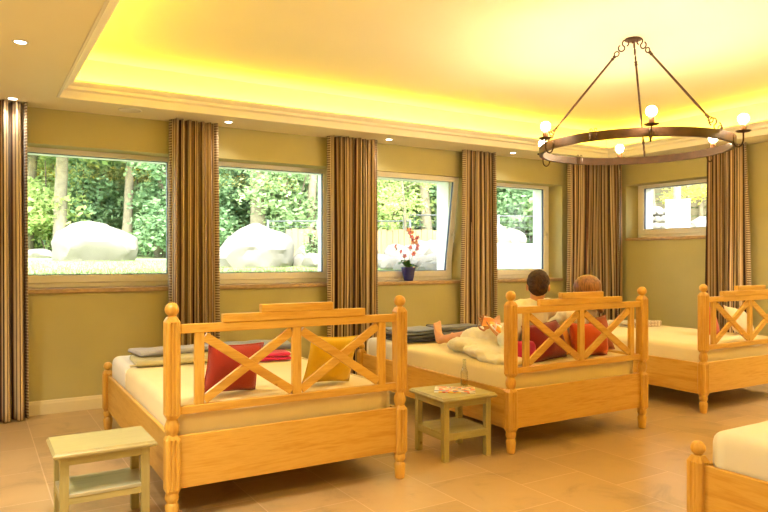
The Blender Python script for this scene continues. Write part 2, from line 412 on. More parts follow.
# white rendered outer skin, giving the openings their bright outside reveals
bm = bmesh.new(); EY = WY+WT
XL = 8.5
ys = [X0-2] + [v for o in OPEN for v in (o[0]+.03, o[1]-.03)] + [WX+WT]
box(bm, ys[0], EY, .6, ys[-1], EY+.04, SILL-.02); box(bm, ys[0], EY, HEAD-.03, ys[-1], EY+.04, 3.5)
for i in range(0, len(ys), 2): box(bm, ys[i], EY, SILL-.02, ys[i+1], EY+.04, HEAD-.03)
for a, b2 in OPEN:      # reveal linings
    box(bm, a, WY+RV+.07, SILL, a+.029, EY-.001, HEAD); box(bm, b2-.029, WY+RV+.07, SILL, b2, EY-.001, HEAD)
    box(bm, a, WY+RV+.07, HEAD-.029, b2, EY-.001, HEAD)
EX = WX+WT
box(bm, EX, -2, .6, EX+.04, W5[0]+.03, 3.5); box(bm, EX, W5[1]-.03, .6, EX+.04, EY+.04, 3.5)
box(bm, EX, W5[0]+.03, .6, EX+.04, W5[1]-.03, S5-.02); box(bm, EX, W5[0]+.03, HEAD-.03, EX+.04, W5[1]-.03, 3.5)
box(bm, WX+RV+.07, W5[1]-.029, S5, EX-.001, W5[1], HEAD); box(bm, WX+RV+.07, W5[0], S5, EX-.001, W5[0]+.029, HEAD)
struct(link('wall_outer', bm, M['ext']))

# ================================================================== GARDEN GROUND
def gz(x, y):
    z = 1.18 + .022*max(0, y-7.2)
    k = max(0, min(1, (x-4.2)/2.5)); z2 = 1.16+.03*max(0, y-7.2)
    return z*(1-k)+z2*k
def grid(bm, x0, x1, nx, y0, y1, ny, f):
    vs = [[bm.verts.new((x0+(x1-x0)*i/nx, y0+(y1-y0)*j/ny, f(x0+(x1-x0)*i/nx, y0+(y1-y0)*j/ny))) for j in range(ny+1)] for i in range(nx+1)]
    for i in range(nx):
        for j in range(ny): bm.faces.new((vs[i][j], vs[i+1][j], vs[i+1][j+1], vs[i][j+1]))
bm = bmesh.new(); grid(bm, -14, 40, 60, EY+.03, 60, 60, gz)
struct(link('lawn', bm, M['lawn']))
# ================================================================== BEDS
HX = 1.418
def post(bm, cx, cy, tall):
    # turned foot
    lathe(bm, [(.024, 0), (.030, .006), (.034, .05), (.037, .09), (.030, .102), (.026, .108), (.033, .118), (.038, .135), (.034, .152), (.030, .16)], (cx, cy, 0), 20)
    def sq(h, g=.006):
        # square section with chamfered corners and two shallow flutes per face
        pts = []; c = h*.78
        for q in range(4):
            a = q*PI/2
            loc = [(h, -c), (h, -h*.42), (h-g, -h*.32), (h-g, -h*.22), (h, -h*.12), (h, h*.12), (h-g, h*.22), (h-g, h*.32), (h, h*.42), (h, c)]
            pts += [(x*math.cos(a)-y*math.sin(a), x*math.sin(a)+y*math.cos(a)) for x, y in loc]
        return pts
    def block(z0, z1, h):
        rr = []
        for z, s, g in ((z0, .72, 0), (z0+.022, 1, 0), (z0+.03, 1, .0065), (z1-.035, 1, .0065), (z1-.026, 1, 0), (z1, .62, 0)):
            rr.append([(cx+x*s, cy+y*s, z) for x, y in sq(h, g)])
        loft(bm, rr)
    h = .0385
    if tall:
        block(.155, .468, h)
        lathe(bm, [(.026, .455), (.030, .468), (.037, .485), (.039, .503), (.037, .52), (.031, .535), (.027, .55), (.031, .556), (.028, .57)], (cx, cy, 0), 20)
        block(.55, 1.088, h)
        r, zc = .0375, 1.127
        lathe(bm, [(.022, 1.075), (.020, 1.09), (.017, 1.096)] + [(r*math.cos(a), zc+r*math.sin(a)) for a in [R(-62+15.2*k) for k in range(11)]], (cx, cy, 0), 20)
    else:
        block(.155, .487, h)
        r, zc = .034, .520
        lathe(bm, [(.022, .478), (.018, .488)] + [(r*math.cos(a), zc+r*math.sin(a)) for a in [R(-62+15.2*k) for k in range(11)]], (cx, cy, 0), 20)
def slab_soft(x0, y0, z0, x1, y1, z1, r=.05, amp=.006, seed=0, seg=4, nsub=24):
    """rounded, slightly uneven slab (mattress, folded cloth)"""
    bm = bmesh.new()
    nx = max(4, int((x1-x0)/.04)); ny = max(4, int((y1-y0)/.04))
    nx, ny = min(nx, 50), min(ny, 60)
    def prof(u, L):    # returns inset fraction positions with dense edges
        return u
    us = sorted(set([0, .15*r, .4*r, .7*r, r] + [r+(x1-x0-2*r)*k/nx for k in range(nx+1)] + [x1-x0-r, x1-x0-.7*r, x1-x0-.4*r, x1-x0-.15*r, x1-x0]))
    vs_ = sorted(set([0, .15*r, .4*r, .7*r, r] + [r+(y1-y0-2*r)*k/ny for k in range(ny+1)] + [y1-y0-r, y1-y0-.7*r, y1-y0-.4*r, y1-y0-.15*r, y1-y0]))
    def drop(d):
        if d >= r: return 0
        return r - math.sqrt(max(0, r*r-(r-d)**2))
    H = z1-z0
    def pt(u, v, top):
        dx = min(u, x1-x0-u); dy = min(v, y1-y0-v)
        # distance in rounded sense
        d = min(dx, dy)
        if dx < r and dy < r:
            q = r - math.hypot(r-dx, r-dy); d = max(q, 0)
        dr = min(drop(d), H/2)
        n = noise.noise(Vector((x0+u, y0+v, seed))*3.1)*amp + noise.noise(Vector((x0+u, y0+v, seed+9))*9)*amp*.5
        x, y = x0+u, y0+v
        if dx < r and dy < r and math.hypot(r-dx, r-dy) > r:   # pull corners in
            k = r/math.hypot(r-dx, r-dy)
            ox = (r-dx)*(1-k); oy = (r-dy)*(1-k)
            x += ox if u < (x1-x0)/2 else -ox; y += oy if v < (y1-y0)/2 else -oy
        return (x, y, (z1-dr+n) if top else (z0+min(dr, H*.3)))
    T = [[bm.verts.new(pt(u, v, True)) for v in vs_] for u in us]
    B = [[bm.verts.new(pt(u, v, False)) for v in vs_] for u in us]
    for i in range(len(us)-1):
        for j in range(len(vs_)-1):
            bm.faces.new((T[i][j], T[i+1][j], T[i+1][j+1], T[i][j+1])); bm.faces.new((B[i][j], B[i][j+1], B[i+1][j+1], B[i+1][j]))
    for i in range(len(us)-1):
        bm.faces.new((T[i][0], B[i][0], B[i+1][0], T[i+1][0])); bm.faces.new((T[i][-1], T[i+1][-1], B[i+1][-1], B[i][-1]))
    for j in range(len(vs_)-1):
        bm.faces.new((T[0][j], T[0][j+1], B[0][j+1], B[0][j])); bm.faces.new((T[-1][j], B[-1][j], B[-1][j+1], T[-1][j+1]))
    return bm
FY = 2.22
def make_bed(loc, label):
    t = thing('pine_bed', label, 'bed', loc, 0, 'pine four-post relaxation beds')
    for x in (0, HX):
        bm = bmesh.new(); post(bm, x, 0, True); autosmooth(link('headboard_post', bm, PINE[2], t))
    for x in (0, HX):
        bm = bmesh.new(); post(bm, x, FY, False); autosmooth(link('foot_post', bm, PINE[2], t))
    P = lambda n, m, *a, **k: link(n, BX(*a, bev=.003, **k), m, t)
    P('top_rail', PINE[0], .03, -.017, .998, HX-.03, .017, 1.047)
    P('crest_board', PINE[0], .27, -.022, 1.0472, HX-.26, .022, 1.093)
    P('crest_board', PINE[0], .49, -.022, 1.0932, HX-.48, .022, 1.138)
    P('lower_rail', PINE[0], .03, -.017, .568, HX-.03, .017, .612)
    for a, b_ in ((.117, .170), (.681, .737), (1.255, 1.308)):
        P('stile', PINE[2], a, -.014, .608, b_, .014, 1.0)
    for a, b_ in ((.170, .681), (.737, 1.255)):
        for s in (0, 1):
            p0 = Vector((a+.012, 0, .998-.028 if s else .612+.028)); p1 = Vector((b_-.012, 0, .612+.028 if s else .998-.028))
            d = p1-p0; L = d.length; ang = math.atan2(d.z, d.x)
            off = -.003 if s else .003
            bm = bmesh.new()
            # board with ends cut to the frame corner
            hw = .025
            box(bm, -.012, -.011+off, -hw, L+.012, .011+off, hw, .002)
            mt = Matrix.Translation(p0) @ Matrix.Rotation(-ang, 4, 'Y')
            for v in bm.verts: v.co = mt @ v.co
            link('cross_brace', bm, PINE[0], t)
    P('head_panel', PINE[0], .03, -.013, .175, HX-.03, .013, .455)
    P('foot_panel', PINE[0], .03, FY-.013, .175, HX-.03, FY+.013, .440)
    for x in (-.006, HX-.020): P('side_rail', PINE[1], x, .03, .165, x+.026, FY-.03, .448)
    bm = bmesh.new()
    for k in range(12): box(bm, .03, .12+k*.18, .26, HX-.03, .20+k*.18, .28)
    link('slats', bm, PINE[0], t)
    mt = link('mattress', slab_soft(.03, .035, .285, HX-.03, FY-.045, .598, .055, .006, loc[0]), M['sheet'], t, True)
    link('foot_cover', slab_soft(.020, 1.56, .40, HX-.020, FY-.035, .608, .055, .005, loc[0]+3), M['white_sheet'], t, True)
    bm = bmesh.new()
    tube(bm, [(x, 1.575+.006*math.sin(x*9), .603) for x in [.06+.065*k for k in range(21)]], .008, 6)
    link('sheet_hem', bm, M['sheet'], t, True)
    return t
BEDX = [.889, 3.277, 5.612]; BY = 3.61
bed1 = make_bed((BEDX[0], BY, 0), 'pine bed beside the slender olive stool, with the red and yellow cushions behind its headboard')
bed2 = dup(bed1, (BEDX[1], BY+.015, 0), 'pine bed on which the two people in cream robes recline')
bed1.rotation_euler = (0, 0, R(-0.9)); bed2.rotation_euler = (0, 0, R(-0.7))
bed3 = dup(bed1, (BEDX[2], BY+.05, 0), 'pine bed near the right wall, its headboard cut off by the frame', R(-1.2))
bed4 = dup(bed1, (2.863, 1.894-FY, 0), 'pine bed in the bottom right corner showing only one foot post and its side rail', 0)
for nm in ('bed3',):
    pass
# ================================================================== SIDE TABLES
def make_table(loc, label, w, d, h, z_sh, group, shelfmat, topmat, rz=0):
    t = thing('side_table', label, 'side table', loc, rz, group)
    bm = bmesh.new()
    prof = [(-.0, h-.034), (.030, h-.030), (.036, h-.022), (.036, h-.014), (.030, h-.008), (.026, h)]
    rr = []
    for o_, z in prof:
        x, y = w/2-.04+o_, d/2-.04+o_
        rr.append([(-x, -y, z), (x, -y, z), (x, y, z), (-x, y, z)])
    loft(bm, rr); link('tabletop', bm, topmat, t)
    lw = .042; ix, iy = w/2-.036, d/2-.036
    for sx in (-1, 1):
        for sy in (-1, 1):
            cx, cy = sx*(ix-lw/2), sy*(iy-lw/2)
            link('leg', BX(cx-lw/2, cy-lw/2, 0, cx+lw/2, cy+lw/2, h-.033, .002), OLIVE[2], t)
    for s in (-1, 1):
        link('apron', BX(-ix+lw-.002, s*(iy-.012)-.009, h-.075, ix-lw+.002, s*(iy-.012)+.009, h-.034, .001), OLIVE[0], t)
        link('apron', BX(s*(ix-.012)-.009, -iy+lw-.002, h-.075, s*(ix-.012)+.009, iy-lw+.002, h-.034, .001), OLIVE[1], t)
    for s in (-1, 1):
        link('shelf_rail', BX(-ix+lw-.002, s*(iy-.012)-.009, z_sh-.045, ix-lw+.002, s*(iy-.012)+.009, z_sh-.012, .001), OLIVE[0], t)
        link('shelf_rail', BX(s*(ix-.012)-.009, -iy+lw-.002, z_sh-.045, s*(ix-.012)+.009, iy-lw+.002, z_sh-.012, .001), OLIVE[1], t)
    bm = bmesh.new(); e = .004
    box(bm, -ix+e, -iy+lw, z_sh-.012, ix-e, iy-lw, z_sh+.006, .002); box(bm, -ix+lw, -iy+e-.004, z_sh-.0119, ix-lw, iy-e+.004, z_sh+.0059, .002)
    link('shelf', bm, shelfmat, t)
    return t
TZ = .445
tab = make_table((2.94, 3.87, 0), 'square olive side table with a magazine and bottle on top, between two pine beds', .47, .46, TZ, .19, 'olive painted side tables', OLIVE[0], OLIVE[0], R(-3))
stool = make_table((.570, 3.80, 0), 'olive side table with pale veined shelf at the left edge, nothing on top', .50, .38, TZ, .22, 'olive painted side tables', STONE_SHELF, STONE_TOP)
# magazine on the table
def magazine(name, w, h, parent=None):
    bm = bmesh.new(); n = 10
    for i in range(n):
        pass
    T = [[bm.verts.new((w*(i/n-.5), h*(j-.5), .006+.004*math.sin(PI*i/n))) for j in (0, 1)] for i in range(n+1)]
    B = [[bm.verts.new((w*(i/n-.5), h*(j-.5), .0)) for j in (0, 1)] for i in range(n+1)]
    for i in range(n):
        bm.faces.new((T[i][0], T[i+1][0], T[i+1][1], T[i][1])); bm.faces.new((B[i][0], B[i][1], B[i+1][1], B[i+1][0]))
        bm.faces.new((T[i][0], B[i][0], B[i+1][0], T[i+1][0])); bm.faces.new((T[i][1], T[i+1][1], B[i+1][1], B[i][1]))
    bm.faces.new((T[0][0], T[0][1], B[0][1], B[0][0])); bm.faces.new((T[n][0], B[n][0], B[n][1], T[n][1]))
    return bm
mg = link('magazine', magazine('m', .21, .29), M['mag_cover'], None, False, (2.955, 3.86, TZ+.001), (0, 0, R(52)))
tag(mg, 'colourful glossy magazine lying on the olive table beside the bottle', 'magazine')
bt = thing('glass_bottle', 'small clear glass bottle standing on the olive side table', 'bottle', (3.12, 3.96, TZ+.001))
bm = bmesh.new()
lathe(bm, [(.026, 0), (.029, .004), (.029, .06), (.027, .075), (.029, .09), (.027, .105), (.018, .128), (.012, .15), (.0115, .185), (.014, .187), (.014, .197), (.010, .199), (.009, .185), (.010, .15), (.016, .127), (.025, .104), (.026, .06), (.026, .008), (.002, .006)], n=20)
link('glass_body', bm, M['bottle'], bt, True)
bm = bmesh.new(); lathe(bm, [(.0245, .008), (.0250, .04), (.0249, .042)], n=20)
link('drink_remainder', bm, hollowglass('amber_liquid', (.95, .78, .5)), bt, True)
# slipper
sp = thing('slipper', 'pale slipper on the tiled floor, half hidden behind the bed post and table leg', 'slipper', (2.60, 4.33, 0), R(-25))
bm = bmesh.new()
ol = []
for k in range(28):
    a = 2*PI*k/28; y = .13*math.sin(a); x = (.046+.010*math.sin(a))*math.cos(a); ol.append((x, y))
loft(bm, [[(x*.96, y*.98, 0) for x, y in ol], [(x, y, .004) for x, y in ol], [(x, y, .016) for x, y in ol], [(x*.95, y*.98, .020) for x, y in ol]])
link('sole', bm, M['white_sheet'], sp, True)
bm = bmesh.new()
A = []
for j in range(6):
    y = .01+.02*j; w_ = .050-.0025*j
    A.append([bm.verts.new((w_*math.cos(PI*i/10), y, .018+(.045-.004*j)*math.sin(PI*i/10))) for i in range(11)])
for a, b_ in zip(A, A[1:]):
    for i in range(10): bm.faces.new((a[i], a[i+1], b_[i+1], b_[i]))
o = link('upper_strap', bm, M['white_sheet'], sp, True); md = o.modifiers.new('thickness', 'SOLIDIFY'); md.thickness = .004

# ================================================================== CURTAINS
def curtain(path, label, seed, folds_per_m=9, amp=.082, off=.15, flare=1.05, zb=.012, fr=(True, True), sway=0.0, zt=CEIL-.004):
    """path: list of xy points along the wall face (normal = left of travel is into the room if sign given)"""
    pts = [Vector(p) for p in path]
    seg = [(b_-a).length for a, b_ in zip(pts, pts[1:])]; L = sum(seg)
    rnd = random.Random(seed)
    nf = max(2, round(L*folds_per_m)); phs = [rnd.uniform(-.4, .4) for _ in range(nf*2+4)]; amps = [rnd.uniform(.6, 1.25) for _ in range(nf*2+4)]
    N = nf*16; NZ = 26
    def along(s):
        s = min(max(s, 0), L); k = 0
        while k < len(seg)-1 and s > seg[k]: s -= seg[k]; k += 1
        d = (pts[k+1]-pts[k]).normalized(); nrm = Vector((d.y, -d.x))
        return pts[k]+d*s, d, nrm
    bm = bmesh.new(); uvl = bm.loops.layers.uv.new('UVMap')
    cols = []; ulen = [0]
    for i in range(N+1):
        f = i/N
        ph = f*nf; k = int(ph*2)
        col = []
        for j in range(NZ+1):
            g = j/NZ; z = zt+(zb-zt)*g
            fl = 1+(flare-1)*g
            s = (f-.5)*L*fl+L/2
            # corner rounding: blend position by averaging neighbours
            P0 = Vector((0, 0)); N0 = Vector((0, 0))
            for ds in (-.10, -.05, 0, .05, .10):
                p, d, n_ = along(s+ds if len(seg) > 1 else s); P0 += p; N0 += n_
            P0 /= 5; N0.normalize()
            if len(seg) == 1:
                ex = 0
                if s < 0: P0 = pts[0]+(pts[1]-pts[0]).normalized()*s
                if s > L: P0 = pts[1]+(pts[1]-pts[0]).normalized()*(s-L)
            w1 = math.sin(2*PI*(ph+phs[int(ph)]*.6*math.sin(PI*(ph%1))) + .35*math.sin(3*g+seed+f*5))
            w2 = math.sin(2*PI*ph*.5+seed*1.7+1.2*g)
            pinch = .75+.25*g
            a = amp*amps[int(ph)]*pinch
            o_ = off + a*w1 + .012*w2 + .012*math.sin(5*g+f*9+seed)*g
            D = Vector((-N0.y, N0.x))
            q = P0 + N0*o_ + D*(a*.18*math.sin(4*PI*ph)) + D*sway*math.sin(PI*g)
            col.append(bm.verts.new((q.x, q.y, z)))
        cols.append(col)
        if i: ulen.append(ulen[-1]+(cols[i][0].co-cols[i-1][0].co).length)
    for i in range(N):
        for j in range(NZ):
            f_ = bm.faces.new((cols[i][j], cols[i+1][j], cols[i+1][j+1], cols[i][j+1]))
            for lp, (u, v) in zip(f_.loops, ((ulen[i], j), (ulen[i+1], j), (ulen[i+1], j+1), (ulen[i], j+1))):
                lp[uvl].uv = (u, -v/NZ*2.73)
    edges = {}
    for side, idx, nxt in ((0, 0, 1), (1, N, N-1)):
        edges[side] = [(cols[idx][j].co.copy(), (cols[idx][j].co-cols[nxt][j].co)) for j in range(NZ+1)]
    t = thing('curtain', label, 'curtain', (0, 0, 0), 0, 'striped floor-length curtains')
    me_ = bpy.data.meshes.new('x')
    o = link('curtain_fabric', bm, M['curtain'], t, True)
    md = o.modifiers.new('thickness', 'SOLIDIFY'); md.thickness = .003
    for side in (0, 1):
        if not fr[side]: continue
        bm = bmesh.new(); uvl = bm.loops.layers.uv.new('UVMap'); E = edges[side]
        a = []; b_ = []
        for p, d in E:
            d = Vector((d.x, d.y, 0)).normalized()
            a.append(bm.verts.new(p-d*.004)); b_.append(bm.verts.new(p+d*.042))
        for j in range(len(a)-1):
            f_ = bm.faces.new((a[j], b_[j], b_[j+1], a[j+1]))
            for lp, (u, v) in zip(f_.loops, ((0, j), (.03, j), (.03, j+1), (0, j+1))): lp[uvl].uv = (u, 30+-v/NZ*2.73)
        fo = link('fringe', bm, M['fringe'], t, True)
        md = fo.modifiers.new('thickness', 'SOLIDIFY'); md.thickness = .006
    # bottom hem
    return t
# travel direction: room side must be at (d.y,-d.x): along +x gives (0,-1) = into the room
curtain([(-.30, WY), (.365, WY)], 'striped brown and cream curtain at the left edge, left of the first window', 3, 10)
curtain([(1.625, WY), (2.035, WY)], 'striped brown curtain between the first and second windows from the left', 11, 14, flare=1.12)
curtain([(3.32, WY), (3.89, WY)], 'striped brown curtain between the second window and the tilted-open window', 5, 12.5)
curtain([(5.17, WY), (5.62, WY)], 'striped brown curtain between the tilted-open window and the fourth window', 8, 13)
curtain([(6.97, WY), (WX, WY), (WX, 6.20)], 'wide striped curtain wrapped round the room corner behind the heads', 13, 11, off=.16)
curtain([(WX, 4.93), (WX, 4.46)], 'striped tan curtain on the right wall beside the small window', 17, 10, amp=.06, flare=1.14)

# ================================================================== CEILING FITTINGS
def downlight(x, y, label, z=CEIL, e=0.5):
    t = thing('downlight', label, 'ceiling light', (x, y, z), 0, 'recessed ceiling spots')
    bm = bmesh.new(); lathe(bm, [(.034, .0), (.036, -.004), (.046, -.004), (.048, 0), (.048, .003), (.034, .003)], n=24)
    link('bezel', bm, M['white_plastic'], t, True)
    bm = bmesh.new(); lathe(bm, [(.0345, -.001), (.030, -.0045), (.002, -.006)], n=24)
    link('lamp', bm, M['spot'], t, True)
    l = bpy.data.lights.new('downlight_beam', 'SPOT'); l.energy = DOWN_E*e; l.spot_size = R(125); l.spot_blend = .8; l.color = (1, .91, .74); l.shadow_soft_size = .04
    lo = bpy.data.objects.new('downlight_beam', l); C.objects.link(lo); lo.parent = t; lo.location = (0, 0, -.02)
    return t
names = {(0, 0): 'recessed ceiling spot near the top left corner, nearer of the two at left', (1, 0): 'recessed ceiling spot just above the curtain at the left edge',
         (1, 1): 'recessed ceiling spot above the second window from the left', (1, 2): 'recessed ceiling spot above the tilted-open window',
         (1, 3): 'recessed ceiling spot above the fourth window, left of the chandelier'}
downlight(.24, 4.72, names[(0, 0)])
for k in range(4): downlight(.27+1.86*k, 6.43, names[(1, k)])
off = [(.24, 2.9), (.24, 1.1), (.24, -.9), (2.1, -.9), (4.0, -.9), (5.9, -.9), (7.55, 3.1), (7.55, 1.4), (7.5, 0), (-.9, 4.7), (-.9, 2.5), (-.9, 0)]  # unseen spots added out of view as fill for floor, beds and ceiling bounce
for k, (x, y) in enumerate(off): downlight(x, y, 'unseen ceiling spot added outside the view to brighten the room', e=6.0)
sk = thing('ceiling_speaker', 'flat round speaker grille flush in the ceiling above the first window', 'speaker', (1.2, 6.38, CEIL))
bm = bmesh.new(); lathe(bm, [(.102, .002), (.102, -.003), (.098, -.006), (.090, -.006), (.088, -.004), (.002, -.004)], n=32); link('grille', bm, M['crown'], sk, True)

# ================================================================== CHANDELIER
CX, CYY = 4.41, 3.47
s_, c_ = math.sin(R(31.4)), math.cos(R(31.4))
fv, rv = Vector((s_, c_, 0)), Vector((c_, -s_, 0))
def dirv(deg): return -fv*math.cos(R(deg)) + rv*math.sin(R(deg))
ch = thing('chandelier', 'large round wrought-iron chandelier hanging from the ceiling on three rods', 'chandelier', (CX, CYY, TOP))
Z0 = 2.232-TOP; Z1 = 2.292-TOP; RR = .715
bm = bmesh.new(); n = 96
def hoop(bm, r0, r1, z0, z1):
    q = [[bm.verts.new((r*math.cos(2*PI*k/n), r*math.sin(2*PI*k/n), z)) for k in range(n)] for r, z in ((r1, z0), (r1, z1), (r0, z1), (r0, z0))]
    for i in range(4):
        a, b_ = q[i], q[(i+1)%4]
        for k in range(n): bm.faces.new((a[k], a[(k+1)%n], b_[(k+1)%n], b_[k]))
hoop(bm, RR-.004, RR+.004, Z0, Z1); hoop(bm, RR-.024, RR+.004, Z0-.004, Z0+.002)
autosmooth(link('hoop', bm, M['iron'], ch))
bm = bmesh.new(); lathe(bm, [(.002, 0), (.062, 0), (.066, -.006), (.064, -.012), (.04, -.020), (.012, -.024), (.012, -.034), (.002, -.036)], n=28); link('ceiling_rose', bm, M['iron'], ch, True)
def shook(p, q, side, r=.0045):
    p, q = Vector(p), Vector(q); d = (q-p); L = d.length; d.normalize(); s = side.normalized()
    pts = []; q_ = L*.27
    for k in range(13):
        a = R(110-290*k/12); pts.append(p+d*(L*.25-q_*math.cos(a))+s*(q_*.9*math.sin(a)))
    for k in range(1, 13):
        a = R(290*k/12); pts.append(p+d*(L*.75-q_*math.cos(a))+s*(q_*.9*math.sin(a)))
    return pts
for k, ang in enumerate((32, 152, 272)):
    dv = dirv(ang)
    a = dv*.045+Vector((0, 0, -.016)); b_ = dv*RR+Vector((0, 0, Z1-.004))
    d = (b_-a).normalized(); side = d.cross(Vector((dv.y, -dv.x, 0))).normalized()
    L = (b_-a).length
    bm = bmesh.new(); tube(bm, shook(a, a+d*.10, side), .0055, 8); link('hook', bm, M['iron'], ch, True)
    r = bmesh.new()
    p0, p1 = a+d*.16, a+d*(L-.135)
    tube(r, [p0, p1], .0085, 10)
    for pp in (p0, p1):
        for dz_ in (-.012, .012, .03):
            pass
    for q0, sg in ((p0, 1), (p1, -1)):
        tube(r, [q0+d*sg*x for x in (-.004, .002, .010, .016, .020, .030, .036, .042)], [.006, .013, .013, .007, .011, .013, .009, .009], 10)
        # eye loop
        c0 = q0-d*sg*.024
        tube(r, [c0+d*(.022*math.cos(t_))+side*(.017*math.sin(t_)) for t_ in [2*PI*i/16 for i in range(17)]], .005, 8, False)
    link('rod', r, M['iron'], ch, True)
    bm = bmesh.new(); tube(bm, shook(a+d*(L-.115), b_+Vector((0, 0, .01)), side), .0055, 8); link('hook', bm, M['iron'], ch, True)
    # hook foot riveted to hoop
    bm = bmesh.new(); c0 = dv*(RR+.0)+Vector((0, 0, Z1+.010)); tube(bm, [c0+dv*(.016*math.cos(t_))+Vector((0, 0, .018*math.sin(t_))) for t_ in [2*PI*i/14 for i in range(15)]], .0045, 8, False)
    link('hoop_eye', bm, M['iron'], ch, True)
# joint plates with little scrolls between the arms
for ang in (-42, 78, 198):
    dv = dirv(ang); sd = Vector((-dv.y, dv.x, 0)); bm = bmesh.new()
    mt = Matrix((( sd.x, dv.x, 0, dv.x*RR), (sd.y, dv.y, 0, dv.y*RR), (0, 0, 1, 0), (0, 0, 0, 1)))
    box(bm, -.028, -.007, Z0+.002, .028, .008, Z1+.001, .001, mtx=mt)
    for sg in (-1, 1):
        tube(bm, [mt @ Vector((sg*(.006+.012*(1-math.cos(u*4.4))*.9), .003, Z1+.018*math.sin(min(u*4.4, PI*.85))+.004)) for u in [i/10 for i in range(11)]], .003, 6)
        for zz in (Z0+.015, Z1-.015): 
            p = mt @ Vector((sg*.018, .008, zz)); sphere(bm, p, .004, 8, 6)
    link('joint_plate', bm, M['iron'], ch, True)
RB = .785; ZB = 2.385-TOP
for k in range(6):
    dv = dirv(-12+60*k); bm = bmesh.new()
    cup = ZB-.090
    pts = []
    for i in range(13):
        a = PI+PI*i/12          # U shaped arm from the hoop's foot, down and out, up to the cup
        m0 = (RR+.004+RB)/2; rr_ = (RB-RR-.004)/2
        z = Z0+.012 + (.055)*math.sin(a)
        pts.append(dv*(m0+rr_*math.cos(a))+Vector((0, 0, z)))
    pts.append(dv*RB+Vector((0, 0, cup-.002)))
    tube(bm, [dv*(RR+.006)+Vector((0, 0, Z1-.01))]+pts, .0055, 8)
    arm = link('arm', bm, M['iron'], ch, True)
    q = dv*RB
    bm = bmesh.new(); lathe(bm, [(.006, cup-.012), (.010, cup-.008), (.040, cup-.004), (.050, cup+.003), (.050, cup+.006), (.036, cup+.003), (.002, cup+.002)], (q.x, q.y, 0), 24); link('drip_pan', bm, M['iron'], ch, True)
    bm = bmesh.new(); lathe(bm, [(.019, cup), (.021, cup+.012), (.021, cup+.046), (.018, cup+.050), (.014, cup+.056)], (q.x, q.y, 0), 18); link('lamp_holder', bm, M['socket'], ch, True)
    bm = bmesh.new(); r = .035; zc = ZB
    lathe(bm, [(.0118, cup+.052), (.0125, cup+.058)] + [(r*math.cos(a), zc+r*math.sin(a)) for a in [R(-58+14.8*i) for i in range(11)]], (q.x, q.y, 0), 20); link('bulb', bm, M['bulb'], ch, True)

# ================================================================== CUSHIONS AND BLANKETS
def cushion_bm(w, h, t, seed=0, sag=.0):
    bm = bmesh.new(); n = 14
    T = {}; B = {}
    for i in range(n+1):
        for j in range(n+1):
            u, v = 2*i/n-1, 2*j/n-1
            pin = 1-.07*(1-abs(u)**2)*(abs(v)**4) ; pin2 = 1-.07*(1-abs(v)**2)*(abs(u)**4)
            x = u*w/2*pin2; z = v*h/2*pin
            k = ((1-u**2)*(1-v**2))
            th = t/2*(max(k, 0)**.38)
            nn = noise.noise(Vector((u*2, v*2, seed)))*.012*(k**.3)
            T[i, j] = bm.verts.new((x, -th+nn, z+h/2))
            if 0 < i < n and 0 < j < n: B[i, j] = bm.verts.new((x, th+nn, z+h/2))
            else: B[i, j] = T[i, j]
    for i in range(n):
        for j in range(n):
            for D, rev in ((T, 0), (B, 1)):
                q = [D[i, j], D[i+1, j], D[i+1, j+1], D[i, j+1]]
                bm.faces.new(q[::-1] if rev else q)
    return bm
def cushion(loc, rot, w, h, t, m, label, seed, grp='scatter cushions'):
    o = thing('cushion', label, 'cushion', loc, 0, grp); o.rotation_euler = rot
    link('cover', cushion_bm(w, h, t, seed), M[m], o, True)
    # piped seam
    bm = bmesh.new(); n = 14; pts = []
    def E(u, v): 
        return Vector((u*w/2*(1-.07*(1-v*v)*(u**4)), noise.noise(Vector((u*2, v*2, seed)))*0, v*h/2*(1-.07*(1-u*u)*(v**4))+h/2))
    seq = [(-1+2*k/n, -1) for k in range(n)] + [(1, -1+2*k/n) for k in range(n)] + [(1-2*k/n, 1) for k in range(n)] + [(-1, 1-2*k/n) for k in range(n)]
    pts = [E(u, v) for u, v in seq]; pts.append(pts[0]); tube(bm, pts, .004, 6, False)
    link('piping', bm, M[m], o, True)
    return o
MZ = .600
cushion((1.285, 3.875, MZ+.006), (R(18), R(2), R(5)), .34, .31, .13, 'red_cloth', 'brick red cushion on the first bed, behind the left cross of its headboard', 1)
cushion((1.915, 3.85, MZ+.006), (R(18), R(3), R(3)), .34, .32, .13, 'yellow_cloth', 'yellow cushion on the first bed, behind the right cross of its headboard', 2)
cushion((3.84, 3.80, MZ), (R(-18), R(-4), R(4)), .40, .30, .20, 'dark_red_cloth', 'dark red cushion behind the back of the dark-haired person', 3)
cushion((3.60, 3.80, MZ), (R(-8), R(0), R(0)), .20, .17, .11, 'magenta_cloth', 'magenta cushion beside the headboard post, left of the dark red one', 4)
cushion((4.10, 3.90, MZ), (R(-16), R(-6), R(4)), .24, .24, .10, 'amber_cloth', 'amber cushion squeezed between the two red cushions behind the people', 5)
cushion((4.31, 3.80, MZ), (R(-16), R(3), R(-3)), .36, .27, .20, 'orange_cloth', 'bright orange-red cushion behind the back of the light-haired person', 6)
cushion((4.555, 3.90, MZ), (R(-14), R(-8), R(-10)), .27, .30, .12, 'muted_red_cloth', 'dull red cushion at the right end of the occupied bed', 7)
cushion((6.55, 4.15, MZ), (R(-20), R(6), R(15)), .30, .32, .12, 'orange_cloth', 'orange-red cushion on the bed by the right wall', 8)
cushion((6.87, 4.00, MZ), (R(-35), R(14), R(-5)), .34, .32, .13, 'beige_cloth', 'beige cushion leaning on the bed by the right wall', 9)

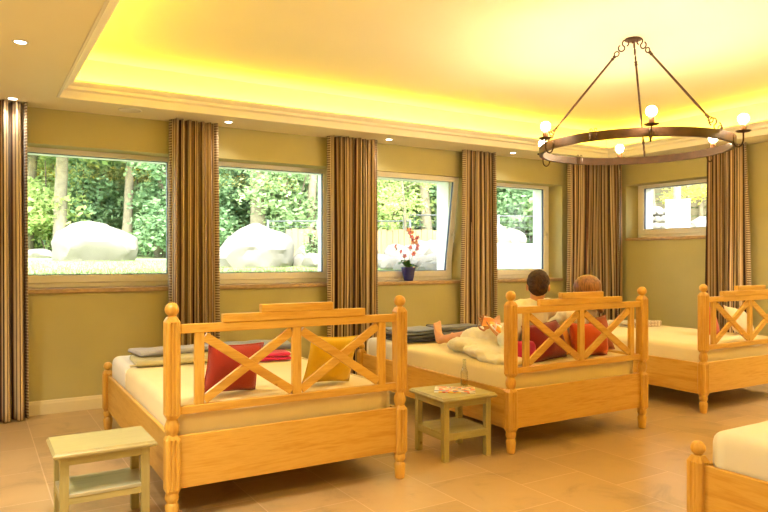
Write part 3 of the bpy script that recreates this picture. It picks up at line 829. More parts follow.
def fold_stack(name, loc, rz, w, d, h, layers, m, label, cat, seed, grp='folded blankets'):
    o = thing(name, label, cat, loc, rz, grp)
    lh = h/layers
    for k in range(layers):
        rnd = random.Random(seed*10+k); e = rnd.uniform(-.012, .012)
        bm = slab_soft(-w/2+e, -d/2, lh*k+.0008, w/2+e*.5, d/2-abs(e), lh*(k+1), min(lh*.5, .03), .018, seed+k)
        link('fold', bm, M[m], o, True)
    return o
bz = MZ+.012
fold_stack('blanket', (1.30, 5.23, bz-.004), R(-4), .60, .38, .048, 1, 'green_blanket', 'pale green folded blanket under the grey one on the nearest bed', 'blanket', 1)
fold_stack('blanket', (1.33, 5.38, bz+.050), R(6), .62, .34, .035, 1, 'grey_blanket', 'grey blanket spread over the pale green one near the foot of the first bed', 'blanket', 2)
fold_stack('blanket', (1.90, 5.02, bz-.006), R(-8), .46, .34, .062, 2, 'magenta_cloth', 'magenta folded blanket on the first bed, seen above the red cushion', 'blanket', 3)
fold_stack('blanket', (1.90, 5.12, bz+.06), R(-5), .60, .30, .045, 1, 'blue_grey_blanket', 'blue-grey folded blanket lying on top of the magenta one', 'blanket', 4)
fold_stack('blanket', (3.58, 5.36, bz), R(-6), .42, .42, .062, 2, 'navy_blanket', 'nearly black folded blanket left of the bare foot on the occupied bed', 'blanket', 5)
fold_stack('blanket', (3.59, 5.38, bz+.066), R(-2), .46, .38, .05, 2, 'blue_grey_blanket', 'slate grey folded blanket on top of the nearly black one', 'blanket', 6)
fold_stack('blanket', (4.22, 5.50, bz), R(-10), .52, .34, .095, 3, 'dark_grey_blanket', 'dark grey folded blanket beyond the hands holding the magazine', 'blanket', 7)
fold_stack('throw', (6.66, 5.22, MZ), R(-6), .50, .36, .055, 2, 'throw', 'patterned beige and brown folded throw on the bed by the right wall', 'throw', 8)

# ================================================================== PEOPLE
def cap(bm, p0, p1, r0, r1, n=14):
    p0, p1 = Vector(p0), Vector(p1); k = 6
    d = (p1-p0).normalized(); pts = [p0-d*r0*.9, p0-d*r0*.6]; rs = [r0*.35, r0*.8]
    for i in range(k+1): pts.append(p0.lerp(p1, i/k)); rs.append(r0+(r1-r0)*i/k)
    pts += [p1+d*r1*.6, p1+d*r1*.9]; rs += [r1*.8, r1*.35]
    tube(bm, pts, rs, n)
def chain(bm, pts, rs, n=14):
    for a, b_, r0, r1 in zip(pts, pts[1:], rs, rs[1:]): cap(bm, a, b_, r0, r1, n)
def remesh(o, vox, smooth=3, disp=None):
    md = o.modifiers.new('union', 'REMESH'); md.mode = 'VOXEL'; md.voxel_size = vox; md.use_smooth_shade = True
    md = o.modifiers.new('smooth', 'SMOOTH'); md.iterations = smooth; md.factor = .5
    if disp:
        tx = bpy.data.textures.new('folds', 'CLOUDS'); tx.noise_scale = disp[0]; tx.noise_depth = 2
        md = o.modifiers.new('folds', 'DISPLACE'); md.texture = tx; md.strength = disp[1]; md.mid_level = .5
    return o
def head_geo(bm, M4, s=1.0):
    """skull, jaw, nose, ears, brow, lips; local frame: face looks to +y, z up, origin head centre"""
    def E(c, r, rx=0, rz=0):
        sphere(bm, (0, 0, 0), 1, 20, 14, mtx=M4 @ Matrix.Translation(Vector(c)*s) @ Matrix.Rotation(rx, 4, 'X') @ Matrix.Rotation(rz, 4, 'Z') @ Matrix.Diagonal((r[0]*s, r[1]*s, r[2]*s, 1)))
    E((0, -.012, .022), (.074, .092, .088)); E((0, .030, -.045), (.055, .056, .062)); E((0, .052, -.092), (.026, .024, .022))
    E((0, .062, .032), (.050, .022, .022)); E((0, .096, -.012), (.011, .018, .011)); E((0, .084, .008), (.009, .014, .024))
    E((0, .082, -.046), (.023, .010, .006)); E((0, .080, -.057), (.020, .010, .007))
    for sx in (-1, 1):
        E((sx*.078, -.006, -.005), (.008, .019, .031), 0, sx*R(25)); E((sx*.040, .062, -.022), (.020, .016, .018))
def finger(bm, base, dirs, lens, r):
    p = Vector(base)
    for d, L in zip(dirs, lens):
        q = p+Vector(d).normalized()*L; cap(bm, p, q, r, r*.9, 10); p = q; r *= .93
def hand(bm, wrist, fwd, pn, thumb_side, curl=.35, s=1.0):
    """wrist point, fwd direction of palm, pn = palm normal (palm faces this way), thumb_side = +1/-1 along pn x fwd"""
    f = Vector(fwd).normalized(); pn = Vector(pn); pn = (pn-f*pn.dot(f)).normalized(); sd = pn.cross(f).normalized()*thumb_side
    w = Vector(wrist)
    for k in range(4): # palm as four merged metacarpals
        o_ = (.030-.0195*k)*s
        cap(bm, w+sd*o_*.55, w+f*.088*s+sd*o_, .0145*s, .0115*s, 10)
    for k, L in enumerate((.070, .080, .074, .058)):
        o_ = (.032-.021*k)*s; b_ = w+f*.088*s+sd*o_; spread = sd*(.06-.04*k)
        dirs = []; a = curl*.45
        for q in range(3):
            dirs.append(f*math.cos(a)+pn*math.sin(a)+spread); a += curl
        finger(bm, b_, dirs, (L*.48*s, L*.32*s, L*.24*s), .0082*s)
    tb = w+f*.020*s+sd*.022*s
    finger(bm, tb, [f*.6+sd*.75+pn*.25, f*.85+sd*.42+pn*.35, f*.95+sd*.1+pn*.45], (.045*s, .032*s, .026*s), .0105*s)
def foot(bm, heel, ankle, up, side, s=1.0):
    """foot with sole normal away; up = heel-to-toe direction"""
    u = Vector(up).normalized(); sd = Vector(side).normalized(); n = u.cross(sd).normalized()
    h = Vector(heel)
    for k in range(4):
        o_ = (k-1.5)*.018*s
        cap(bm, h+sd*o_*.5, h+u*.165*s+sd*o_*1.15, .026*s, .014*s, 12)
    cap(bm, Vector(ankle), h+u*.085*s, .034*s, .026*s)
    cap(bm, Vector(ankle), h, .034*s, .031*s)
    for k in range(5):
        o_ = (k-2)*.0185*s; L = (.058, .052, .046, .040, .034)[k]*s; r = (.013, .0095, .009, .0085, .008)[k]*s
        cap(bm, h+u*.160*s+sd*(-o_), h+u*(.178*s+L*.8)+sd*(-o_*1.05)-n*.004, r, r*.9, 10)

def person(label, P, hairm, hair_fn, loc):
    t = thing('person', label, 'person', loc)
    inv = Matrix.Translation(-Vector(loc))
    bm = bmesh.new()
    c = P['chest']; hp = P['hips']; nk = P['neck']; hd = Vector(P['head'])
    cap(bm, hp, c, .12*P['k'], .13*P['k']); cap(bm, c, nk, .11*P['k'], .05)
    cap(bm, P['shL'], P['shR'], .062*P['k'], .062*P['k'])
    HM = Matrix.Translation(hd) @ P['hrot'].to_matrix().to_4x4()
    cap(bm, nk, HM @ Vector((0, -.01, -.03)), .056*P['k'], .052*P['k'])
    head_geo(bm, HM, P['hs'])
    chain(bm, [P['shL'], P['elL'], P['wrL']], [.050*P['k'], .040*P['k'], .026*P['k']])
    chain(bm, [P['shR'], P['elR'], P['wrR']], [.050*P['k'], .040*P['k'], .026*P['k']])
    hand(bm, P['wrL'], P['hfL'], P['hnL'], P['htL'], P.get('cuL', .35), P['k'])
    hand(bm, P['wrR'], P['hfR'], P['hnR'], P['htR'], P.get('cuR', .35), P['k'])
    for q in 'LR':
        chain(bm, [P['hp'+q], P['kn'+q], P['an'+q]], [.085*P['k'], .058*P['k'], .036*P['k']])
        foot(bm, P['he'+q], P['an'+q], P['fu'+q], P['fs'+q], P['k'])
    bmesh.ops.transform(bm, matrix=inv, verts=bm.verts)
    body = remesh(link('body', bm, M['skin'], t, True), .0062, 3)
    # eyes
    bm = bmesh.new()
    for sx in (-1, 1): sphere(bm, (0, 0, 0), 1, 10, 8, mtx=inv @ HM @ Matrix.Translation(Vector((sx*.031, .077, .004))*P['hs']) @ Matrix.Diagonal((.011, .008, .007, 1)))
    link('eyes', bm, M['eye'], body, True)
    bm = bmesh.new(); hair_fn(bm, HM, P['hs']); bmesh.ops.transform(bm, matrix=inv, verts=bm.verts)
    ho = remesh(link('hair', bm, hairm, t, True), .007, 4, (.03, P.get('curl', .012)))
    # robe
    bm = bmesh.new()
    P['robe'](bm); bmesh.ops.transform(bm, matrix=inv, verts=bm.verts)
    remesh(link('bathrobe', bm, M['robe'], t, True), .012, 2, (.08, .035))
    return t, HM
def E2(bm, c, r, rot=(0, 0, 0)):
    sphere(bm, c, r, 18, 12, mtx=Euler(rot).to_matrix().to_4x4())
man = dict(k=1.0, hs=1.10, hips=(3.88, 4.24, .71), chest=(3.86, 4.06, .90), neck=(3.875, 3.985, 1.03), head=(3.895, 3.985, 1.165),
    hrot=Euler((R(-14), R(2), R(-42))),
    shL=(3.70, 4.02, .975), elL=(3.60, 3.98, .745), wrL=(3.683, 4.205, .748), hfL=(-.597, .365, .7), hnL=(.6, -.36, .7), htL=-1, cuL=.16,
    shR=(4.02, 4.02, .975), elR=(3.98, 4.26, .79), wrR=(3.785, 4.435, .768), hfR=(-.42, .25, .87), hnR=(-.4, -.8, -.3), htR=1, cuR=.12,
    hpL=(3.82, 4.26, .70), knL=(3.74, 4.64, .715), anL=(3.668, 4.965, .655), heL=(3.655, 5.005, .637), fuL=(.30, .62, .68), fsL=(1, .1, 0),
    hpR=(3.96, 4.26, .70), knR=(4.06, 4.60, .72), anR=(3.86, 4.72, .655), heR=(3.83, 4.74, .645), fuR=(-.5, .8, .25), fsR=(.8, .5, 0))
def man_robe(bm):
    cap(bm, (3.88, 4.22, .72), (3.86, 4.06, .90), .155, .165); cap(bm, (3.86, 4.06, .88), (3.87, 3.99, 1.00), .15, .085); cap(bm, (3.72, 4.0, .985), (4.02, 4.0, .985), .085, .085)
    cap(bm, (3.71, 4.02, .965), (4.01, 4.02, .965), .082, .082)
    chain(bm, [(3.70, 4.02, .97), (3.60, 3.99, .76), (3.672, 4.16, .742)], [.078, .068, .050])
    chain(bm, [(4.02, 4.02, .97), (3.98, 4.26, .785), (3.85, 4.37, .767)], [.078, .068, .050])
    cap(bm, (3.84, 4.24, .70), (3.755, 4.64, .70), .115, .085); cap(bm, (3.755, 4.60, .705), (3.735, 4.68, .69), .085, .078)
    cap(bm, (3.96, 4.24, .70), (4.06, 4.61, .71), .115, .105); cap(bm, (4.04, 4.63, .70), (3.84, 4.74, .675), .098, .09)
    E2(bm, (3.66, 4.45, .635), (.24, .30, .075), (0, R(14), R(14))); E2(bm, (3.55, 4.12, .63), (.22, .30, .065), (0, R(10), 0))
    E2(bm, (3.90, 4.50, .64), (.22, .28, .07)); E2(bm, (3.48, 3.95, .622), (.16, .24, .045))
def man_hair(bm, HM, s):
    def E(c, r): sphere(bm, (0, 0, 0), 1, 20, 14, mtx=HM @ Matrix.Translation(Vector(c)*s) @ Matrix.Diagonal((r[0]*s, r[1]*s, r[2]*s, 1)))
    E((0, -.024, .038), (.083, .092, .086)); E((0, -.050, -.005), (.074, .058, .072)); E((0, .030, .085), (.062, .05, .030)); E((.01, .01, .108), (.045, .05, .022))
man['robe'] = man_robe
mp, HMm = person('reclining person with short dark hair and glasses in a cream bathrobe, holding a magazine', man, M['hair_dark'], man_hair, (3.86, 4.24, .60))
# glasses
bm = bmesh.new()
mt = Matrix.Translation(-Vector((3.86, 4.24, .60))) @ HMm
for sx in (-1, 1):
    tube(bm, [mt @ Vector((sx*.034+.024*math.cos(a), .098, .004+.018*math.sin(a))) for a in [2*PI*i/16 for i in range(17)]], .0022, 6, False)
    tube(bm, [mt @ Vector(p) for p in ((sx*.058, .096, .008), (sx*.080, .085, .010), (sx*.088, .0, .010), (sx*.084, -.02, -.004))], .0032, 6)
tube(bm, [mt @ Vector(p) for p in ((-.010, .099, .008), (0, .102, .010), (.010, .099, .008))], .002, 6)
link('glasses', bm, M['black'], mp, True)
# magazine in the hands: opened, spine at the middle
bm = bmesh.new(); uv = 0
fv0 = Vector((math.sin(R(31.4)), math.cos(R(31.4)), 0)); rv0 = Vector((math.cos(R(31.4)), -math.sin(R(31.4)), 0))
hm = thing('magazine', 'open magazine with orange picture held up in the hands of the reclining person', 'magazine', (3.735, 4.31, .822))
for sg in (-1, 1):
    bm = bmesh.new(); n = 8; T = []
    for i in range(n+1):
        u = i/n; x = sg*.115*u; y = .03*u*u-.010*math.sin(PI*u)
        T.append([(x, y, -.10), (x, y, .10), (x, y+.004, .10), (x, y+.004, -.10)])
    loft(bm, T); link('leaves', bm, M['mag_page'], hm)
bm = bmesh.new(); tube(bm, [(0, .003, -.10), (0, .003, .10)], .004, 8); link('spine', bm, M['paper'], hm)
lx = (rv0*.78-Vector((0, 0, .62))).normalized(); sh = (fv0*.93+rv0*.22+Vector((0, 0, .30))).normalized(); lx = (lx-sh*lx.dot(sh)).normalized()
hm.rotation_euler = Matrix((lx, -(sh.cross(lx))*-1, sh)).transposed().to_euler()

wom = dict(curl=.003, k=.90, hs=1.08, hips=(4.40, 4.24, .70), chest=(4.41, 4.08, .87), neck=(4.415, 4.01, .985), head=(4.475, 4.01, 1.105),
    hrot=Euler((R(-12), R(-6), R(42))),
    shL=(4.27, 4.04, .93), elL=(4.22, 4.22, .76), wrL=(4.36, 4.42, .80), hfL=(.3, .8, .3), hnL=(.4, 0, -.6), htL=1,
    shR=(4.55, 4.04, .93), elR=(4.60, 4.22, .76), wrR=(4.47, 4.42, .80), hfR=(-.3, .8, .3), hnR=(-.4, 0, -.6), htR=-1,
    hpL=(4.34, 4.26, .69), knL=(4.30, 4.64, .74), anL=(4.28, 5.00, .655), heL=(4.28, 5.035, .64), fuL=(-.2, .45, .9), fsL=(1, .1, 0),
    hpR=(4.47, 4.26, .69), knR=(4.46, 4.64, .74), anR=(4.42, 5.00, .655), heR=(4.42, 5.035, .64), fuR=(.1, .45, .9), fsR=(1, .1, 0))
def wom_robe(bm):
    cap(bm, (4.40, 4.22, .71), (4.41, 4.08, .87), .145, .145); cap(bm, (4.41, 4.08, .86), (4.415, 4.02, .95), .13, .075)
    cap(bm, (4.28, 4.04, .92), (4.54, 4.04, .92), .074, .074)
    chain(bm, [(4.27, 4.04, .92), (4.22, 4.22, .765), (4.33, 4.38, .79)], [.070, .062, .052])
    chain(bm, [(4.55, 4.04, .92), (4.60, 4.22, .765), (4.50, 4.38, .79)], [.070, .062, .052])
    for x in (4.33, 4.47): cap(bm, (x, 4.26, .69), (x-.02, 4.64, .72), .105, .09); cap(bm, (x-.02, 4.64, .72), (x-.04, 4.90, .68), .09, .075)
    E2(bm, (4.40, 4.58, .645), (.22, .36, .07))
def wom_hair(bm, HM, s):
    def E(c, r): sphere(bm, (0, 0, 0), 1, 20, 14, mtx=HM @ Matrix.Translation(Vector(c)*s) @ Matrix.Diagonal((r[0]*s, r[1]*s, r[2]*s, 1)))
    E((0, -.022, .040), (.100, .110, .098)); E((0, -.066, -.03), (.082, .060, .10)); E((.068, -.01, -.04), (.026, .05, .10)); E((-.070, -.045, -.045), (.022, .035, .095))
    E((0, -.085, -.11), (.075, .04, .08))
wom['robe'] = wom_robe
person('reclining person with straight auburn hair in a cream bathrobe, leaning beside the dark-haired one', wom, M['hair_light'], wom_hair, (4.40, 4.24, .60))

# ================================================================== ORCHID ON THE SILL
oc = thing('potted_orchid', 'pink orchid in a cobalt blue pot on the sill of the tilted-open window', 'potted plant', (4.515, 6.825, SILL+.001))
bm = bmesh.new()
rr = []
def rsq(h, z, k=.72):
    return [(h*math.copysign(abs(math.cos(a))**k, math.cos(a)), h*math.copysign(abs(math.sin(a))**k, math.sin(a)), z) for a in [2*PI*i/32 for i in range(32)]]
loft(bm, [rsq(.048, 0), rsq(.053, .006), rsq(.062, .05), rsq(.072, .11), rsq(.080, .160), rsq(.083, .166), rsq(.080, .170), rsq(.074, .168), rsq(.070, .150)])
link('pot', bm, M['pot'], oc, True)
bm = bmesh.new(); 
for k in range(26):
    a = k*2.4; r = .06*math.sqrt(k/26); sphere(bm, (r*math.cos(a), r*math.sin(a), .153), (.014, .010, .010), 7, 5)
link('bark_chips', bm, M['soil'], oc)
def blade(bm, base, d, L, w, rise, droop):
    d = Vector(d).normalized(); sd = Vector((-d.y, d.x, 0)); P = []
    for i in range(9):
        u = i/8; c = Vector(base)+d*L*u+Vector((0, 0, rise*math.sin(u*PI*.7)-droop*u*u)); ww = w*math.sin(PI*min(1, .12+u*.88))**.6
        P.append((bm.verts.new(c-sd*ww), bm.verts.new(c-Vector((0, 0, w*.3))*math.sin(PI*u)), bm.verts.new(c+sd*ww)))
    for a, b_ in zip(P, P[1:]):
        bm.faces.new((a[0], a[1], b_[1], b_[0])); bm.faces.new((a[1], a[2], b_[2], b_[1]))
for dx, dy, L, rs in ((-1, -.1, .15, .09), (-.6, -.5, .12, .12), (-.3, .6, .10, .12), (.8, -.1, .12, .05), (.3, -.8, .08, .07)):
    bm = bmesh.new(); blade(bm, (dx*.01, dy*.01, .155), (dx, dy, 0), L, .038, rs, .03)
    o = link('leaf', bm, M['leaf'], oc, True); md = o.modifiers.new('thickness', 'SOLIDIFY'); md.thickness = .003
random.seed(21)
sprays = [[(0, 0, .15), (.02, .0, .30), (.05, .0, .45), (.03, -.01, .58), (-.03, -.01, .62)], [(0, 0, .15), (-.05, 0, .26), (-.13, 0, .36), (-.20, 0, .42)], [(0, 0, .15), (.05, 0, .28), (.11, -.01, .40), (.12, -.01, .53)]]
fl_pts = []
def spl(P, u):
    n = len(P)-1; i = min(int(u*n), n-1); f = u*n-i
    return Vector(P[i]).lerp(Vector(P[i+1]), f)
for si, P in enumerate(sprays):
    bm = bmesh.new(); tube(bm, [spl(P, i/14) for i in range(15)], .0028, 6); link('flower_stem', bm, M['stem'], oc, True)
    for k in range((8, 4, 7)[si]):
        u = .42+.58*k/((8, 4, 7)[si]-1); p = spl(P, u)+Vector((random.uniform(-.022, .022), random.uniform(-.03, 0), random.uniform(-.012, .02)))
        fl_pts.append(p)
fb = None
for k, p in enumerate(fl_pts):
    if fb is None or k % 2 == 0 and False: pass
    bm = bmesh.new()
    for q in range(5):
        a = 2*PI*q/5+.3; c0 = Vector((.015*math.cos(a), 0, .015*math.sin(a)))
        sphere(bm, (0, 0, 0), 1, 8, 6, mtx=Matrix.Translation(c0) @ Matrix.Rotation(-a, 4, 'Y') @ Matrix.Diagonal((.016, .003, .010, 1)))
    sphere(bm, (0, -.005, -.002), (.005, .006, .006), 8, 6)
    o = link('flower', bm, M['petal_orange'] if k % 3 == 1 else M['petal'], oc, True, p, (random.uniform(-.4, .4), random.uniform(-1, 1), random.uniform(-.7, .7)))

# ================================================================== GARDEN
def rock_bm(rx, ry, rz_, seed, sub=4, rough=.22, flat=0.0):
    bm = bmesh.new(); bmesh.ops.create_icosphere(bm, subdivisions=sub, radius=1)
    for v in bm.verts:
        n = v.co.normalized(); q = n*1.3+Vector((seed*3.1, seed*1.7, seed))
        k = 1+rough*noise.noise(q)+rough*.5*noise.noise(q*2.3)+rough*.18*noise.noise(q*6)
        # facet by clamping against a few planes
        p = n*k
        for i in range(7):
            rr_ = random.Random(seed*31+i); pl = Vector((rr_.uniform(-1, 1), rr_.uniform(-1, 1), rr_.uniform(-.3, 1))).normalized(); dd = rr_.uniform(.72, .95)
            e = p.dot(pl)-dd
            if e > 0: p -= pl*e*.85
        v.co = Vector((p.x*rx, p.y*ry, max(p.z, -.45)*rz_))
    return bm
def rock(x, y, z, rx, ry, rz_, seed, label, grp='garden rocks', cat='rock', name='rock', sub=3, rot=0):
    o = link(name, rock_bm(rx, ry, rz_, seed, sub), M['rock'], None, True, (x, y, z+.40*rz_), (0, 0, rot)); o = autosmooth(o, 28)
    return tag(o, label, cat, grp)
def at(px, d): # world xy of an image column at forward distance d
    l = (px-384)/670*d
    return s_*d+c_*l, c_*d-s_*l
x, y = at(92, 13.6); rock(x, y, gz(x, y), .84, .60, .56, 5, 'large sloping pale boulder on the lawn seen through the first window', 'large lawn boulders', 'boulder', 'boulder', 4, R(-20))
x, y = at(252, 11.2); rock(x, y, gz(x, y), .78, .6, .52, 12, 'large rounded pale boulder on the lawn seen through the second window', 'large lawn boulders', 'boulder', 'boulder', 4, R(30))
x, y = at(40, 15.5); rock(x, y, gz(x, y), .34, .3, .16, 9, 'low pile of stone beside the big sloping boulder', sub=3)
# rocks along the bank right of the boulders
rk = random.Random(5)
lab3 = 'pale rock of the rockery beneath the sandy bank outside the second, third and fourth windows'
for i, (px, d, r) in enumerate([(300, 11.6, .26), (316, 11.2, .28), (310, 12.4, .30), (328, 12.0, .3), (345, 11.5, .3), (362, 11.8, .3), (380, 11.6, .26), (386, 11.0, .26), (396, 12.0, .30), (392, 10.6, .22), (404, 11.2, .25), (412, 11.6, .30), (420, 12.2, .36), (430, 11.8, .40), (422, 10.8, .26), (436, 11.0, .30), (414, 10.4, .22), (402, 10.2, .18), (438, 10.2, .22), (428, 10.0, .16), (410, 12.6, .28)]):
    x, y = at(px, d); lab3 = '%s rock in the %s rockery row, %s' % ('small pale' if r < .24 else ('big pale' if r > .33 else 'pale'), 'front' if d < 11.3 else ('back' if d > 11.9 else 'middle'), 'second window' if px < 340 else ('behind the curtain left of the orchid' if px < 378 else ('outside, left of the orchid pot' if px < 408 else 'outside, right of the orchid pot')))
    rock(x, y, gz(x, y)-.03+(.12 if d > 11.7 else 0), r, r*.85, r*.75, 40+i, lab3, sub=2, rot=rk.uniform(0, 6))
# sandy bank / reed edging behind the rocks
def bank(p0, p1, z0, z1, th, m, name, slats=False):
    p0, p1 = Vector(p0), Vector(p1); d = (p1-p0); L = d.length; d.normalize(); nn = Vector((-d.y, d.x))
    bm = bmesh.new()
    n = int(L/.12)
    for i in range(n):
        a = p0+d*(L*i/n); b_ = p0+d*(L*(i+.94)/n); h = z1+random.uniform(-.015, .015)
        vs = [(a.x, a.y), (b_.x, b_.y), (b_.x+nn.x*th, b_.y+nn.y*th), (a.x+nn.x*th, a.y+nn.y*th)]
        loft(bm, [[(x, y, z0) for x, y in vs], [(x, y, h) for x, y in vs]])
    return link(name, bm, m)
A = at(286, 13.4); B = at(505, 14.2)
bk = tag(bank(A, B, 1.1, 1.98, .10, M['board'], 'palisade_edging'), 'low sandy-coloured timber palisade holding the bank behind the rocks', 'retaining wall')
# terrain behind the palisade
def mesh_fence(p0, p1, z0, z1, posts, label):
    p0, p1 = Vector(p0), Vector(p1); t = thing('mesh_fence', label, 'fence', (p0.x, p0.y, 0))
    bm = bmesh.new(); v = p1-p0
    tube(bm, [(0, 0, z1), (v.x, v.y, z1)], .015, 8); link('top_rail', bm, M['galv'], t, True)
    bm = bmesh.new(); L = v.length; n = int(L/.12)
    for i in range(n+1): tube(bm, [(v.x*i/n, v.y*i/n, z0), (v.x*i/n, v.y*i/n, z1)], .003, 4)
    for k in range(5): z = z0+(z1-z0)*k/5; tube(bm, [(0, 0, z), (v.x, v.y, z)], .003, 4)
    link('wire_mesh', bm, M['galv'], t)
    for k in posts:
        bm = bmesh.new(); tube(bm, [(v.x*k, v.y*k, 1.2), (v.x*k, v.y*k, z1+.03)], .028, 8); link('post', bm, M['galv'], t, True)
A = at(268, 14.9); B = at(410, 14.9)
mesh_fence(A, B, 1.62, 2.22, (0, .35, .7, 1), 'galvanised wire mesh fence behind the palisade, seen through the second window')
A = at(404, 14.6); B = at(545, 15.2)
mesh_fence(A, B, 1.7, 2.34, (0, .33, .66, 1), 'galvanised wire mesh fence seen through the third and fourth windows')
# white garden wall and upper terrace
bm = bmesh.new()
wl = [(7.75, 9.35, 8.25, 9.6), (8.28, 9.35, 10.6, 9.6)]
for a in wl: box(bm, a[0], a[1], 1.0, a[2], a[3], 1.67, .01)
tag(link('garden_wall', bm, M['whitewall']), 'bright white low garden wall below the rocks outside the fourth window', 'wall')
bm = bmesh.new(); box(bm, 7.3, 9.6, 1.0, 30, 24, 1.62); box(bm, 10.6, 2, 1.0, 30, 9.6, 1.70)
struct(link('terrace_ground', bm, M['earth']))
lab4 = 'pale rock lying on the upper terrace behind the white garden wall'
for i, (px, d, r) in enumerate([(497, 12.4, .27), (506, 12.8, .27), (519, 13.0, .34), (531, 12.6, .24), (515, 12.2, .20), (540, 12.6, .3), (488, 12.6, .34), (525, 12.0, .2)]):
    x, y = at(px, d); 
    lab4 = '%s behind the white garden wall, %s' % ('small pale rock' if r < .25 else 'pale rock', 'behind the curtain' if px < 494 else ('left in the fourth window' if px < 512 else ('middle of the fourth window' if px < 524 else 'right in the fourth window')))
    rock(x, max(y, 9.95), 1.615, r, r*.85, r*(1.15 if i < 2 else .8), 80+i, lab4, sub=3, rot=rk.uniform(0, 6))
lab5 = 'pale stone of the dry-stone heap outside the small window'
k = 0
for row in range(4):
    for j in range(4-row//2):
        px = 648+j*6.2+row*1.5; x, y = at(px, 12.2); r = .085
        rock(x, y, 1.82+row*.125, r*rk.uniform(.9, 1.2), r*1.1, r*.95, 120+k, '%s course of the dry-stone heap beyond the small window' % ['pale stone in the bottom', 'pale stone in the second', 'pale stone in the third', 'pale stone in the upper'][row], 'dry-stone heap', sub=2, rot=rk.uniform(0, 6)); k += 1
for j, (px, z, r) in enumerate([(656, 2.26, .16), (666, 2.2, .12)]):
    x, y = at(px, 12.4); rock(x, y, z-.08, r*1.2, r, r*.8, 150+j, ['larger stone topping the dry-stone heap outside the small window', 'smaller stone topping the dry-stone heap beside the white panel'][j], 'dry-stone heap', sub=2)
lab6 = 'pale rock right of the white panel outside the small window'
for j, (px, z, r) in enumerate([(691, 1.9, .22), (700, 1.95, .26), (710, 1.95, .28), (695, 1.7, .2), (722, 1.95, .3)]):
    x, y = at(px, 12.0); rock(x, y, z-.12, r, r*.9, r*.85, 160+j, lab6 + [', next to the panel', ', middle one', ', beside the curtain', ', lowest small one', ', hidden by the curtain'][j], 'terrace rocks', sub=3, rot=rk.uniform(0, 6))
bm = bmesh.new(); x, y = at(677.5, 11.2); 
mt = Matrix.Translation((x, y, 0)) @ Matrix.Rotation(R(-52), 4, 'Z')
box(bm, -.19, -.03, 1.70, .19, .03, 2.38, .006, mtx=mt)
tag(link('white_panel', bm, M['whitewall']), 'upright white panel between the stones outside the small window', 'panel')
bm = bmesh.new(); x, y = at(677, 13.6); tube(bm, [(x, y, 1.6), (x, y, 2.95)], .075, 12)
tag(link('fence_post', bm, M['bark'], None, True), 'pale wooden post behind the white panel outside the small window', 'post')
# dark board fence beyond the small window
A = Vector(at(630, 16.5)); B = Vector(at(760, 14.0)); dd = (B-A).normalized(); LL = (B-A).length
bm = bmesh.new(); nn = Vector((-dd.y, dd.x))
for k in range(9):
    z = 1.6+k*.19; a = A; b_ = B
    vs = [(a.x, a.y), (b_.x, b_.y), (b_.x+nn.x*.03, b_.y+nn.y*.03), (a.x+nn.x*.03, a.y+nn.y*.03)]
    loft(bm, [[(x, y, z) for x, y in vs], [(x, y, z+.17) for x, y in vs]])
tag(link('board_fence', bm, M['darkboard']), 'dark weathered board fence beyond the small window', 'fence')

# ---- vegetation
def leaves(centers, radii, n, size, parent, name, m, seed, hollow=.45):
    n = int(n*2.1); size *= .66
    g = np.random.default_rng(seed); centers = np.array(centers, float); radii = np.array(radii, float)
    w = radii.prod(axis=1)**.66; w /= w.sum(); idx = g.choice(len(centers), n, p=w)
    d = g.normal(size=(n, 3)); d /= np.linalg.norm(d, axis=1)[:, None]
    r = (hollow+(1-hollow)*g.random(n))[:, None]
    # clumpy: pull groups of leaves to twigs
    c = centers[idx]+d*r*radii[idx]
    q = max(8, n//14); tw = c[g.integers(0, n, q)]; ti = g.integers(0, q, n)
    m2 = g.random(n) < .75; c[m2] = tw[ti[m2]]+g.normal(size=(m2.sum(), 3))*size*1.7*np.array([1, 1, .5])
    a = g.normal(size=(n, 3)); a[:, 2] *= .45; a /= np.linalg.norm(a, axis=1)[:, None]
    b_ = np.cross(a, g.normal(size=(n, 3))); b_ /= np.linalg.norm(b_, axis=1)[:, None]
    s = size*(.6+.8*g.random(n))[:, None]
    V = np.stack([c-a*s, c+b_*s*.5, c+a*s, c-b_*s*.5], 1).reshape(-1, 3)
    me = bpy.data.meshes.new(name); me.vertices.add(4*n); me.vertices.foreach_set('co', V.ravel())
    me.loops.add(4*n); me.loops.foreach_set('vertex_index', np.arange(4*n)); me.polygons.add(n); me.polygons.foreach_set('loop_start', np.arange(n)*4)
    me.update(calc_edges=True); me.materials.append(m)
    o = bpy.data.objects.new(name, me); C.objects.link(o); o.parent = parent; return o
